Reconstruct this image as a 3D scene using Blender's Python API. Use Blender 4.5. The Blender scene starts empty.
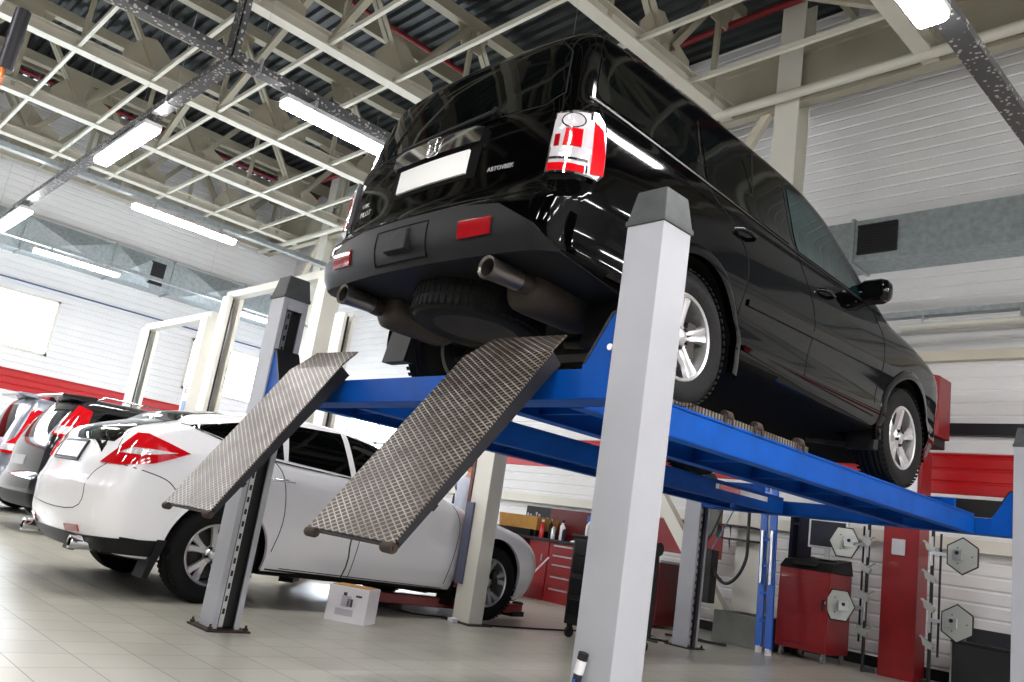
import bpy, bmesh, math, random
import numpy as np
from mathutils import Vector, Matrix, Euler
random.seed(7)
PI = math.pi
S = bpy.context.scene
COL = S.collection

# ------------------------------------------------------------------ camera
def cam_axes(yaw, pitch, roll):
    f = Vector((-math.sin(yaw)*math.cos(pitch), math.cos(yaw)*math.cos(pitch), math.sin(pitch)))
    r = Vector((math.cos(yaw), math.sin(yaw), 0)); u = r.cross(f)
    c, s = math.cos(roll), math.sin(roll)
    return c*r+s*u, -s*r+c*u, f
cr, cu, cf = cam_axes(0.8365, 0.2253, 0.1553)
cd = bpy.data.cameras.new('camera'); cam = bpy.data.objects.new('camera', cd); COL.objects.link(cam)
cam.matrix_world = Matrix(((cr.x, cu.x, -cf.x, 1.9983), (cr.y, cu.y, -cf.y, -2.5261), (cr.z, cu.z, -cf.z, 0.8618), (0, 0, 0, 1)))
cd.sensor_width = 36; cd.lens = 832.64/1024*36; cd.clip_start = .02; cd.clip_end = 200
S.camera = cam
# ------------------------------------------------------------------ world, exposure
W = bpy.data.worlds.new('world'); S.world = W; W.use_nodes = True
W.node_tree.nodes['Background'].inputs[0].default_value = (.75, .85, 1, 1)
W.node_tree.nodes['Background'].inputs[1].default_value = .6
S.view_settings.view_transform = 'Standard'; S.view_settings.look = 'None'
S.view_settings.gamma = 1; S.view_settings.exposure = 1.5; S.view_settings.use_curve_mapping = False
S.cycles.use_denoising = True
S.cycles.max_bounces = 6; S.cycles.diffuse_bounces = 4; S.cycles.glossy_bounces = 3; S.cycles.transmission_bounces = 4
S.cycles.sample_clamp_indirect = 6
TUBE_POWER = 34.0      # radiance of the fluorescent diffusers

# ------------------------------------------------------------------ materials
def lin(c):
    return tuple(((v/255/12.92) if v/255 <= .04045 else ((v/255+.055)/1.055)**2.4) for v in c)+(1,)
def mat(name, rgb, rough=.5, metal=0, coat=0, spec=.5, emit=0, noise=0, nscale=8, bump=0, bscale=30, alpha=None, trans=0):
    m = bpy.data.materials.new(name); m.use_nodes = True
    nt = m.node_tree; b = nt.nodes['Principled BSDF']
    col = lin(rgb) if max(rgb) > 1 else tuple(rgb)+(1,)
    b.inputs['Base Color'].default_value = col; b.inputs['Roughness'].default_value = rough
    b.inputs['Metallic'].default_value = metal; b.inputs['Coat Weight'].default_value = coat
    b.inputs['Coat Roughness'].default_value = .03; b.inputs['Specular IOR Level'].default_value = spec
    if trans: b.inputs['Transmission Weight'].default_value = trans
    if emit:
        b.inputs['Emission Color'].default_value = col; b.inputs['Emission Strength'].default_value = emit
    if noise or bump:
        tc = nt.nodes.new('ShaderNodeTexCoord')
        n = nt.nodes.new('ShaderNodeTexNoise'); n.inputs['Scale'].default_value = nscale; n.inputs['Detail'].default_value = 6
        nt.links.new(tc.outputs['Object'], n.inputs['Vector'])
        if noise:
            r = nt.nodes.new('ShaderNodeMapRange'); r.inputs['From Min'].default_value = .3; r.inputs['From Max'].default_value = .7
            r.inputs['To Min'].default_value = 1-noise; r.inputs['To Max'].default_value = 1+noise*.4
            nt.links.new(n.outputs['Fac'], r.inputs['Value'])
            mx = nt.nodes.new('ShaderNodeMix'); mx.data_type = 'RGBA'; mx.blend_type = 'MULTIPLY'; mx.inputs[0].default_value = 1
            mx.inputs[6].default_value = col
            cb = nt.nodes.new('ShaderNodeCombineColor')
            for i in range(3): nt.links.new(r.outputs[0], cb.inputs[i])
            nt.links.new(cb.outputs[0], mx.inputs[7]); nt.links.new(mx.outputs[2], b.inputs['Base Color'])
        if bump:
            n2 = nt.nodes.new('ShaderNodeTexNoise'); n2.inputs['Scale'].default_value = bscale
            nt.links.new(tc.outputs['Object'], n2.inputs['Vector'])
            bp = nt.nodes.new('ShaderNodeBump'); bp.inputs['Strength'].default_value = bump; bp.inputs['Distance'].default_value = .01
            nt.links.new(n2.outputs['Fac'], bp.inputs['Height']); nt.links.new(bp.outputs[0], b.inputs['Normal'])
    return m
M = {}
M['black_paint'] = mat('black_paint', (.0006, .0006, .0008), .06, 0, 0, .25)
M['white_paint'] = mat('white_paint', (246, 246, 250), .25, 0, 1)
M['grey_paint'] = mat('grey_paint', (.022, .022, .025), .2, .2, 1)
M['silver_paint'] = mat('silver_paint', (150, 155, 168), .3, .5, 1)
M['glass'] = mat('tinted_glass', (.0012, .0016, .0016), .03, 0, 0, .2)
M['green_glass'] = mat('tinted_green_glass', (.002, .010, .010), .03, 0, 0, .35)
M['rubber'] = mat('tyre_rubber', (.007, .007, .0075), .8, spec=.25, bump=.3, bscale=60)
M['plastic'] = mat('bumper_plastic', (.005, .0054, .0072), .55, spec=.3)
M['black_plastic'] = mat('black_plastic', (.004, .004, .005), .5, spec=.3)
M['underbody'] = mat('underbody', (.002, .002, .002), .9, spec=.15)
M['heat_metal'] = mat('muffler_metal', (.05, .038, .03), .6, .3, noise=.4)
M['alloy'] = mat('alloy', (205, 205, 208), .28, .75)
M['chrome'] = mat('chrome', (225, 225, 230), .06, 1)
M['brake'] = mat('brake_steel', (60, 56, 54), .5, .6)
M['red_lens'] = mat('red_lens', (205, 8, 22), .08, 0, 1)
M['clear_lens'] = mat('clear_lens', (235, 232, 238), .1, .35, 1, bump=1, bscale=22)
M['dark_red_lens'] = mat('dark_red_lens', (150, 5, 16), .1, 0, 1)
M['plate'] = mat('plate_white', (245, 245, 245), .35)
M['plate_grey'] = mat('plate_grey', (190, 192, 198), .35)
M['tip_steel'] = mat('tip_steel', (130, 126, 122), .3, .9)
M['badge'] = mat('badge_white', (215, 215, 222), .25, .6)
M['post'] = mat('lift_post_grey', (172, 174, 182), .45, noise=.06, nscale=3)
M['cap'] = mat('cap_rubber', (74, 78, 80), .7, noise=.25, nscale=12)
M['blue'] = mat('lift_blue', (0, 76, 166), .5, 0, 0, .15, noise=.2, nscale=5)
M['dark_steel'] = mat('dark_steel', (45, 45, 50), .45, .6)
M['black'] = mat('matt_black', (.006, .006, .007), .6)
M['rust'] = mat('rusty_steel', (66, 54, 48), .8, .3, noise=.4, nscale=20)
M['cream'] = mat('cream_steel', (212, 206, 188), .5, noise=.08, nscale=2)
M['cream_white'] = mat('cream_white', (226, 224, 214), .45, noise=.05, nscale=2)
M['roof_cream'] = mat('roof_cream', (170, 165, 147), .55, noise=.1, nscale=2)
M['roof_white'] = mat('roof_white', (204, 201, 188), .5, noise=.06, nscale=2)
M['red_pipe'] = mat('red_pipe', (120, 14, 22), .5)
M['galv'] = mat('galvanised', (172, 182, 186), .42, .55, noise=.22, nscale=14)
M['galv_dark'] = mat('perforated_tray', (112, 112, 114), .45, .6, noise=.5, nscale=45)
M['housing'] = mat('lamp_housing', (205, 206, 208), .5)
M['tube'] = mat('tube_diffuser', (255, 252, 250), .4, emit=TUBE_POWER)
M['tube_off'] = mat('tube_unlit', (206, 206, 196), .3)
M['red'] = mat('tool_red', (140, 9, 20), .4, 0, .3, noise=.15, nscale=6)
M['red_dark'] = mat('tool_red_dark', (92, 6, 14), .4, 0, .3)
M['steel'] = mat('bright_steel', (190, 192, 196), .3, .85)
M['cardboard'] = mat('cardboard', (190, 140, 70), .8, noise=.15)
M['boxwhite'] = mat('box_white', (238, 236, 242), .6)
M['ink'] = mat('ink_grey', (70, 62, 80), .6)
M['ink_light'] = mat('ink_light', (196, 192, 200), .6)
M['screen'] = mat('dark_screen', (60, 62, 70), .15)
M['mon'] = mat('monitor_white', (215, 218, 222), .4)
M['aluminium'] = mat('cast_aluminium', (186, 190, 186), .4, .6)
M['concrete'] = mat('concrete_grey', (110, 112, 106), .8, noise=.15)
M['yellow'] = mat('yellow_paint', (200, 176, 60), .6)
M['blue_bright'] = mat('ladder_blue', (20, 92, 190), .4)
M['coverall'] = mat('coverall', (185, 190, 205), .8)
M['skin'] = mat('skin', (205, 150, 120), .6)
M['hair'] = mat('hair', (60, 45, 36), .8)
M['navy'] = mat('navy', (25, 26, 50), .8)
M['orange'] = mat('orange_enamel', (235, 120, 10), .4)
M['hose'] = mat('hose_rubber', (.01, .01, .011), .5)
M['hose_blue'] = mat('hose_blue', (60, 120, 150), .5)
M['wood'] = mat('wood', (160, 120, 80), .7)
M['green'] = mat('green_cloth', (150, 190, 160), .8)

# ------------------------------------------------------------------ mesh builder
class MB:
    def __init__(s): s.v = []; s.f = []; s.m = []; s.cur = 0
    def add(s, vs, fs):
        o = len(s.v); s.v += [tuple(p) for p in vs]
        for f in fs: s.f.append(tuple(i+o for i in f)); s.m.append(s.cur)
        return s
    def box(s, x0, x1, y0, y1, z0, z1):
        vs = [(x, y, z) for x in (x0, x1) for y in (y0, y1) for z in (z0, z1)]
        return s.add(vs, [(0, 1, 3, 2), (4, 6, 7, 5), (0, 4, 5, 1), (2, 3, 7, 6), (0, 2, 6, 4), (1, 5, 7, 3)])
    def hexa(s, p):      # 8 points: bottom 4 (ccw) then top 4
        return s.add(p, [(3, 2, 1, 0), (4, 5, 6, 7), (0, 1, 5, 4), (1, 2, 6, 5), (2, 3, 7, 6), (3, 0, 4, 7)])
    def frustum(s, x0, x1, y0, y1, z0, z1, i):
        return s.hexa([(x0, y0, z0), (x1, y0, z0), (x1, y1, z0), (x0, y1, z0), (x0+i, y0+i, z1), (x1-i, y0+i, z1), (x1-i, y1-i, z1), (x0+i, y1-i, z1)])
    def bar(s, a, b, w, h, up=(0, 0, 1)):
        a = Vector(a); b = Vector(b); d = (b-a).normalized(); u = Vector(up)
        if abs(d.dot(u)) > .98: u = Vector((1, 0, 0))
        r = d.cross(u).normalized(); u = r.cross(d)
        q = [(-w/2, -h/2), (w/2, -h/2), (w/2, h/2), (-w/2, h/2)]
        return s.hexa([a+r*i+u*j for i, j in q]+[b+r*i+u*j for i, j in q])
    def angle(s, a, b, w, t=.008, up=(0, 0, 1), flip=1):   # L section
        a = Vector(a); b = Vector(b); d = (b-a).normalized(); u = Vector(up)
        if abs(d.dot(u)) > .98: u = Vector((1, 0, 0))
        r = d.cross(u).normalized(); u = r.cross(d)
        o = r*(flip*w/2)
        s.bar(a, b, w, t, up); s.bar(a+o+u*w/2, b+o+u*w/2, t, w, up); return s
    def tube(s, pts, r, n=10, cap=True):
        pts = [Vector(p) for p in pts]; vs = []; fs = []
        up = Vector((0, 0, 1)); pr = None
        for i, p in enumerate(pts):
            d = (pts[min(i+1, len(pts)-1)]-pts[max(i-1, 0)]).normalized()
            if pr is None: pr = d.cross(up if abs(d.z) < .9 else Vector((1, 0, 0))).normalized()
            pr = (pr-d*pr.dot(d)).normalized(); q = d.cross(pr)
            rr = r[i] if isinstance(r, (list, tuple)) else r
            for k in range(n):
                a = 2*PI*k/n; vs.append(p+pr*math.cos(a)*rr+q*math.sin(a)*rr)
        for i in range(len(pts)-1):
            for k in range(n):
                fs.append((i*n+k, i*n+(k+1) % n, (i+1)*n+(k+1) % n, (i+1)*n+k))
        if cap:
            fs.append(tuple(range(n))[::-1]); fs.append(tuple((len(pts)-1)*n+k for k in range(n)))
        return s.add(vs, fs)
    def lathe(s, prof, c=(0, 0, 0), axis='z', n=48, close=False):
        vs = []; fs = []; c = Vector(c); m = len(prof)
        for k in range(n):
            a = 2*PI*k/n; ca, sa = math.cos(a), math.sin(a)
            for r, h in prof:
                vs.append(c+Vector({'z': (r*ca, r*sa, h), 'x': (h, r*ca, r*sa), 'y': (r*sa, h, r*ca)}[axis]))
        for k in range(n):
            for j in range(m-1 if not close else m):
                j2 = (j+1) % m; k2 = (k+1) % n
                fs.append((k*m+j, k2*m+j, k2*m+j2, k*m+j2))
        return s.add(vs, fs)
    def prism(s, poly, d0, d1, axis='z'):   # poly in the plane normal to axis: z->(x,y) x->(y,z) y->(x,z)
        n = len(poly)
        def P(p, d): return {'z': (p[0], p[1], d), 'x': (d, p[0], p[1]), 'y': (p[0], d, p[1])}[axis]
        vs = [P(p, d0) for p in poly]+[P(p, d1) for p in poly]
        fs = [tuple(range(n)), tuple(range(2*n-1, n-1, -1))]+[(i, i+n, (i+1) % n+n, (i+1) % n) for i in range(n)]
        return s.add(vs, fs)
    def build(s, name, m, parent=None, smooth=None, bevel=0, loc=None, seg=2):
        me = bpy.data.meshes.new(name); me.from_pydata(s.v, [], s.f)
        for x in (m if isinstance(m, (list, tuple)) else [m]): me.materials.append(M[x] if isinstance(x, str) else x)
        me.polygons.foreach_set('material_index', s.m)
        bm = bmesh.new(); bm.from_mesh(me); bmesh.ops.recalc_face_normals(bm, faces=bm.faces); bm.to_mesh(me); bm.free()
        if smooth is not None:
            me.shade_smooth(); me.set_sharp_from_angle(angle=math.radians(smooth))
        o = bpy.data.objects.new(name, me); COL.objects.link(o)
        if parent: o.parent = parent
        if loc: o.location = loc
        if bevel:
            b = o.modifiers.new('bevel', 'BEVEL'); b.width = bevel; b.segments = seg; b.limit_method = 'ANGLE'; b.angle_limit = .7
        return o
def tag(o, label=None, cat=None, group=None, kind=None):
    if label: o['label'] = label
    if cat: o['category'] = cat
    if group: o['group'] = group
    if kind: o['kind'] = kind
    return o
def thing(name, label, cat, loc=(0, 0, 0), rz=0, group=None, rx=0, ry=0):
    o = bpy.data.objects.new(name, None); COL.objects.link(o); o.location = loc; o.rotation_euler = (rx, ry, rz)
    o.empty_display_size = .2
    return tag(o, label, cat, group)
def copy_tree(o, parent=None):
    c = o.copy(); COL.objects.link(c)
    if parent: c.parent = parent
    for ch in list(o.children): copy_tree(ch, c)
    return c
def text(parent, name, s, size, mtx, m, ext=.002, label=None, shear=0):
    cu_ = bpy.data.curves.new(name, 'FONT'); cu_.body = s; cu_.size = size; cu_.extrude = ext; cu_.align_x = 'CENTER'; cu_.align_y = 'CENTER'; cu_.shear = shear
    cu_.resolution_u = 2
    t = bpy.data.objects.new(name, cu_); COL.objects.link(t)
    dg = bpy.context.evaluated_depsgraph_get(); me = bpy.data.meshes.new_from_object(t.evaluated_get(dg))
    bpy.data.objects.remove(t); me.materials.clear(); me.materials.append(M[m])
    o = bpy.data.objects.new(name, me); COL.objects.link(o); o.parent = parent; o.matrix_local = mtx
    if label: o['label'] = label
    return o
# materials with pattern ---------------------------------------------------
def tile_floor():
    m = bpy.data.materials.new('floor_tiles'); m.use_nodes = True; nt = m.node_tree; b = nt.nodes['Principled BSDF']
    tc = nt.nodes.new('ShaderNodeTexCoord')
    br = nt.nodes.new('ShaderNodeTexBrick'); br.offset = 0; br.squash = 1
    br.inputs['Scale'].default_value = 1; br.inputs['Brick Width'].default_value = TILE; br.inputs['Row Height'].default_value = TILE
    br.inputs['Mortar Size'].default_value = .003; br.inputs['Mortar Smooth'].default_value = .3
    br.inputs['Color1'].default_value = lin((176, 174, 162)); br.inputs['Color2'].default_value = lin((167, 165, 154)); br.inputs['Mortar'].default_value = lin((84, 78, 70))
    mp = nt.nodes.new('ShaderNodeMapping'); mp.inputs['Location'].default_value = (TOX, TOY, 0)
    nt.links.new(tc.outputs['Object'], mp.inputs[0]); nt.links.new(mp.outputs[0], br.inputs['Vector'])
    n = nt.nodes.new('ShaderNodeTexNoise'); n.inputs['Scale'].default_value = .9; n.inputs['Detail'].default_value = 3; n.inputs['Roughness'].default_value = .5
    nt.links.new(tc.outputs['Object'], n.inputs['Vector'])
    r = nt.nodes.new('ShaderNodeMapRange'); r.inputs['From Min'].default_value = .3; r.inputs['From Max'].default_value = .7; r.inputs['To Min'].default_value = .93; r.inputs['To Max'].default_value = 1.03
    nt.links.new(n.outputs['Fac'], r.inputs['Value'])
    mx = nt.nodes.new('ShaderNodeMix'); mx.data_type = 'RGBA'; mx.blend_type = 'MULTIPLY'; mx.inputs[0].default_value = 1
    cb = nt.nodes.new('ShaderNodeCombineColor')
    for i in range(3): nt.links.new(r.outputs[0], cb.inputs[i])
    nt.links.new(br.outputs['Color'], mx.inputs[6]); nt.links.new(cb.outputs[0], mx.inputs[7]); nt.links.new(mx.outputs[2], b.inputs['Base Color'])
    r2 = nt.nodes.new('ShaderNodeMapRange'); r2.inputs['From Min'].default_value = .3; r2.inputs['From Max'].default_value = .7; r2.inputs['To Min'].default_value = .24; r2.inputs['To Max'].default_value = .34
    b.inputs['Roughness'].default_value = .3
    bp = nt.nodes.new('ShaderNodeBump'); bp.inputs['Strength'].default_value = .3; bp.inputs['Distance'].default_value = .003; bp.invert = True
    nt.links.new(br.outputs['Fac'], bp.inputs['Height']); nt.links.new(bp.outputs[0], b.inputs['Normal'])
    return m
TILE = .3; TOX = -.01; TOY = .145
M['floor'] = tile_floor()
def tread_mat():
    # expanded-metal sheet: two families of slanting ridges over worn steel
    m = bpy.data.materials.new('expanded_metal'); m.use_nodes = True; nt = m.node_tree; b = nt.nodes['Principled BSDF']
    tc = nt.nodes.new('ShaderNodeTexCoord'); sp = nt.nodes.new('ShaderNodeSeparateXYZ'); nt.links.new(tc.outputs['Object'], sp.inputs[0])
    def mth(op, a, b_=None):
        n = nt.nodes.new('ShaderNodeMath'); n.operation = op
        for i, v in enumerate((a, b_)):
            if v is None: continue
            if isinstance(v, (int, float)): n.inputs[i].default_value = v
            else: nt.links.new(v, n.inputs[i])
        return n.outputs[0]
    px, py = .052, .030
    u = mth('DIVIDE', sp.outputs['X'], px); v = mth('DIVIDE', sp.outputs['Y'], py)
    def ridge(e):
        fr = mth('FRACT', e); d = mth('ABSOLUTE', mth('SUBTRACT', fr, .5)); return d      # 0 at cell middle .5 at ridge
    a = ridge(mth('ADD', u, v)); c = ridge(mth('SUBTRACT', u, v))
    mxx = mth('MAXIMUM', a, c)
    st = nt.nodes.new('ShaderNodeMapRange'); st.interpolation_type = 'SMOOTHSTEP'; st.inputs['From Min'].default_value = .34; st.inputs['From Max'].default_value = .44
    nt.links.new(mxx, st.inputs['Value'])
    n = nt.nodes.new('ShaderNodeTexNoise'); n.inputs['Scale'].default_value = 5; n.inputs['Detail'].default_value = 5
    nt.links.new(tc.outputs['Object'], n.inputs['Vector'])
    mr = nt.nodes.new('ShaderNodeMapRange'); mr.inputs['From Min'].default_value = .35; mr.inputs['From Max'].default_value = .65
    nt.links.new(n.outputs['Fac'], mr.inputs['Value'])
    ridgec = nt.nodes.new('ShaderNodeMix'); ridgec.data_type = 'RGBA'; ridgec.inputs[6].default_value = lin((112, 96, 82)); ridgec.inputs[7].default_value = lin((168, 158, 148))
    nt.links.new(mr.outputs[0], ridgec.inputs[0])
    mx = nt.nodes.new('ShaderNodeMix'); mx.data_type = 'RGBA'; mx.inputs[6].default_value = lin((40, 36, 34))
    nt.links.new(st.outputs[0], mx.inputs[0]); nt.links.new(ridgec.outputs[2], mx.inputs[7]); nt.links.new(mx.outputs[2], b.inputs['Base Color'])
    b.inputs['Metallic'].default_value = .45; b.inputs['Roughness'].default_value = .42
    bp = nt.nodes.new('ShaderNodeBump'); bp.inputs['Strength'].default_value = 1; bp.inputs['Distance'].default_value = .006
    nt.links.new(st.outputs[0], bp.inputs['Height']); nt.links.new(bp.outputs[0], b.inputs['Normal'])
    return m
M['tread'] = tread_mat()
def perforated():
    m = bpy.data.materials.new('perforated_steel'); m.use_nodes = True; nt = m.node_tree; b = nt.nodes['Principled BSDF']
    tc = nt.nodes.new('ShaderNodeTexCoord'); v = nt.nodes.new('ShaderNodeTexVoronoi'); v.inputs['Scale'].default_value = 26; v.inputs['Randomness'].default_value = .9
    nt.links.new(tc.outputs['Object'], v.inputs['Vector'])
    st = nt.nodes.new('ShaderNodeMapRange'); st.inputs['From Min'].default_value = .26; st.inputs['From Max'].default_value = .34
    nt.links.new(v.outputs['Distance'], st.inputs['Value'])
    mx = nt.nodes.new('ShaderNodeMix'); mx.data_type = 'RGBA'; mx.inputs[6].default_value = lin((205, 205, 200)); mx.inputs[7].default_value = lin((96, 97, 100))
    nt.links.new(st.outputs[0], mx.inputs[0]); nt.links.new(mx.outputs[2], b.inputs['Base Color']); b.inputs['Metallic'].default_value = .5; b.inputs['Roughness'].default_value = .45
    return m
M['perf'] = perforated()
# ------------------------------------------------------------------ car bodies
def smax(a, b, k):
    h = np.maximum(k-np.abs(a-b), 0)/k
    return np.maximum(a, b)+h*h*k*.25
def hermite(tab):
    xs = np.array([t[0] for t in tab], float); ys = np.array([t[1] for t in tab], float)
    d = np.diff(ys)/np.diff(xs); m = np.zeros(len(xs)); m[0] = d[0]; m[-1] = d[-1]
    for i in range(1, len(xs)-1):
        m[i] = 0 if d[i-1]*d[i] <= 0 else 2*d[i-1]*d[i]/(d[i-1]+d[i])
    def f(x):
        x = np.clip(np.asarray(x, float), xs[0], xs[-1]); i = np.clip(np.searchsorted(xs, x)-1, 0, len(xs)-2)
        h = xs[i+1]-xs[i]; t = (x-xs[i])/h
        return ((2*t**3-3*t*t+1)*ys[i]+(t**3-2*t*t+t)*h*m[i]+(-2*t**3+3*t*t)*ys[i+1]+(t**3-t*t)*h*m[i+1])
    return f
class Body:
    def __init__(s, W, P, T, R, Fr, B, crown=.06, cr=.11, cf=.22, k=.09, ks=.10, zc=.65):
        s.W, s.P, s.T, s.R, s.Fr, s.B = map(hermite, (W, P, T, R, Fr, B))
        s.crown, s.cr, s.cf, s.k, s.ks, s.zc = crown, cr, cf, k, ks, zc
        s.y0 = min(t[1] for t in R)-.02; s.y1 = max(t[1] for t in Fr)+.02
    def F(s, x, y, z):
        a = np.abs(x)-s.W(z)*s.P(y)
        b = z-s.T(y)+s.crown*x*x
        c = s.R(z)+s.cr*x*x*1.0-y
        d = y-s.Fr(z)+s.cf*x*x
        e = s.B(y)-z
        f = smax(smax(a, b, s.ks), smax(c, d, s.k), .14)
        return smax(f, e, .05)
    def solve(s, o, d):
        lo = np.zeros(len(o)); hi = np.ones(len(o))
        for _ in range(34):
            m = (lo+hi)/2; p = o+d*m[:, None]; g = s.F(p[:, 0], p[:, 1], p[:, 2]) > 0
            hi = np.where(g, m, hi); lo = np.where(g, lo, m)
        return o+d*lo[:, None]
    def grad(s, p):
        e = 1e-3; g = np.zeros_like(p)
        for i in range(3):
            q = p.copy(); q[:, i] += e; r = p.copy(); r[:, i] -= e
            g[:, i] = s.F(q[:, 0], q[:, 1], q[:, 2])-s.F(r[:, 0], r[:, 1], r[:, 2])
        return g/np.linalg.norm(g, axis=1)[:, None]
    def proj(s, uv, side):
        uv = np.asarray(uv, float); n = len(uv); z = np.zeros(n)
        if side == 'right' or side == 'left':
            sg = 1 if side == 'right' else -1
            o = np.stack([z, uv[:, 0], uv[:, 1]], 1); d = np.tile([sg*1.5, 0, 0], (n, 1))
        elif side == 'rear':
            o = np.stack([uv[:, 0], z+.6, uv[:, 1]], 1); d = np.tile([0, s.y0-1.0, 0], (n, 1))
            hz = s.T(np.full(n, .6)); o[:, 2] = uv[:, 1]
        elif side == 'front':
            o = np.stack([uv[:, 0], z+.8, uv[:, 1]], 1); d = np.tile([0, s.y1-.3, 0], (n, 1))
        elif side == 'top':
            o = np.stack([uv[:, 0], uv[:, 1], z+.6], 1); d = np.tile([0, 0, 2.], (n, 1))
        elif side == 'cornerR':   # uv = (angle deg from straight back toward +x, z) around a point inside the rear right corner
            a = np.radians(uv[:, 0]); o = np.stack([z+.45, z+s.y0+.6, uv[:, 1]], 1); d = np.stack([np.sin(a), -np.cos(a), z], 1)*1.4
        elif side == 'cornerL':
            a = np.radians(uv[:, 0]); o = np.stack([z-.45, z+s.y0+.6, uv[:, 1]], 1); d = np.stack([-np.sin(a), -np.cos(a), z], 1)*1.4
        return s.solve(o, d)
    def shell(s, name, parent, paint, lowmat='underbody', h=.042, wheels=(0, 2.775), wz=.365, ra=.43, lowz=None):
        y0, y1 = s.y0-.25, s.y1+.25; X = 1.15; z0, z1 = .0, 2.15
        ny = int((y1-y0)/h); nx = int(2*X/h/1.1); nz = int((z1-z0)/h/1.1)
        idx = {}; V = []
        def gi(i, j, k):
            key = (i, j, k)
            if key not in idx: idx[key] = len(V); V.append((-X+2*X*i/nx, y0+(y1-y0)*j/ny, z0+(z1-z0)*k/nz))
            return idx[key]
        Fc = []
        for i in range(nx):
            for j in range(ny):
                Fc.append((gi(i, j, 0), gi(i, j+1, 0), gi(i+1, j+1, 0), gi(i+1, j, 0))); Fc.append((gi(i, j, nz), gi(i+1, j, nz), gi(i+1, j+1, nz), gi(i, j+1, nz)))
        for i in range(nx):
            for k in range(nz):
                Fc.append((gi(i, 0, k), gi(i+1, 0, k), gi(i+1, 0, k+1), gi(i, 0, k+1))); Fc.append((gi(i, ny, k), gi(i, ny, k+1), gi(i+1, ny, k+1), gi(i+1, ny, k)))
        for j in range(ny):
            for k in range(nz):
                Fc.append((gi(0, j, k), gi(0, j, k+1), gi(0, j+1, k+1), gi(0, j+1, k))); Fc.append((gi(nx, j, k), gi(nx, j+1, k), gi(nx, j+1, k+1), gi(nx, j, k+1)))
        P = np.array(V); o = np.stack([0*P[:, 0], np.clip(P[:, 1], s.y0+.75, s.y1-.75), 0*P[:, 0]+s.zc], 1)
        Q = s.solve(o, P-o)
        me = bpy.data.meshes.new(name); me.from_pydata(Q.tolist(), [], Fc)
        me.materials.append(M[paint]); me.materials.append(M[lowmat]); me.shade_smooth()
        ob = bpy.data.objects.new(name, me); COL.objects.link(ob)
        cb = MB()
        for wy in wheels:
            for sg in (-1, 1):
                cb.lathe([(0, sg*.62), (ra, sg*.62), (ra, sg*1.3), (0, sg*1.3)], (0, wy, wz), 'x', 64)
        co = cb.build('cutter', lowmat)
        bm = bmesh.new(); bm.from_mesh(co.data); bmesh.ops.remove_doubles(bm, verts=bm.verts, dist=1e-5); bmesh.ops.recalc_face_normals(bm, faces=bm.faces); bm.to_mesh(co.data); bm.free()
        co.data.materials.clear(); co.data.materials.append(M[paint]); co.data.materials.append(M[lowmat])
        for p in co.data.polygons: p.material_index = 1
        md = ob.modifiers.new('b', 'BOOLEAN'); md.object = co; md.operation = 'DIFFERENCE'; md.solver = 'EXACT'
        dg = bpy.context.evaluated_depsgraph_get(); dg.update()
        m2 = bpy.data.meshes.new_from_object(ob.evaluated_get(dg)); ob.modifiers.clear(); ob.data = m2
        bpy.data.objects.remove(co)
        for p in m2.polygons:
            if p.normal.z < -.75 and p.center.z < .6: p.material_index = 1
            if lowz and p.center.z < lowz(p.center.y): p.material_index = 1
        m2.shade_smooth()
        co_ = np.empty(len(m2.vertices)*3); m2.vertices.foreach_get('co', co_); co_ = co_.reshape(-1, 3)
        onb = np.abs(s.F(co_[:, 0], co_[:, 1], co_[:, 2])) < 2e-3; gr = s.grad(co_); nn = []
        for p in m2.polygons:
            outer = all(onb[v] for v in p.vertices); pn = p.normal
            for v in p.vertices:
                g_ = gr[v]
                nn.append(tuple(g_) if outer and g_[0]*pn.x+g_[1]*pn.y+g_[2]*pn.z > .5 else tuple(pn))
        m2.normals_split_custom_set(nn)
        ob.parent = parent
        return ob
    def panel(s, name, poly, side, m, parent, off=.004, depth=.02, step=.06, smooth=True, label=None, both=False, mats=None):
        """a thin curved piece that follows the body: outline given in (y,z) / (x,z) / (angle,z)"""
        bm = bmesh.new()
        vs = [bm.verts.new((p[0], p[1], 0)) for p in poly]; bm.faces.new(vs)
        sx = step*(60 if side.startswith('corner') else 1)
        us = [p[0] for p in poly]; ws = [p[1] for p in poly]
        for ax, lo, hi, st in ((0, min(us), max(us), sx), (1, min(ws), max(ws), step)):
            n = int((hi-lo)/st)
            for i in range(1, n+1):
                c = lo+(hi-lo)*i/(n+1); co = (c, 0, 0) if ax == 0 else (0, c, 0); no = (1, 0, 0) if ax == 0 else (0, 1, 0)
                bmesh.ops.bisect_plane(bm, geom=bm.verts[:]+bm.edges[:]+bm.faces[:], plane_co=co, plane_no=no)
        bmesh.ops.triangulate(bm, faces=bm.faces)
        bm.verts.ensure_lookup_table()
        uv = np.array([(v.co.x, v.co.y) for v in bm.verts])
        q = s.proj(uv, side); g = s.grad(q)
        out = q+g*off; inn = q-g*depth
        for v, p in zip(bm.verts, out): v.co = p
        be = [e for e in bm.edges if e.is_boundary]
        nv = {}
        for e in be:
            for v in e.verts:
                if v not in nv: nv[v] = bm.verts.new(inn[v.index])
        for e in be: bm.faces.new((e.verts[0], e.verts[1], nv[e.verts[1]], nv[e.verts[0]]))
        bmesh.ops.recalc_face_normals(bm, faces=bm.faces)
        me = bpy.data.meshes.new(name); bm.to_mesh(me); bm.free(); me.materials.append(M[m])
        if smooth: me.shade_smooth(); me.set_sharp_from_angle(angle=math.radians(35))
        o = bpy.data.objects.new(name, me); COL.objects.link(o); o.parent = parent
        if label: o['label'] = label
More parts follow.
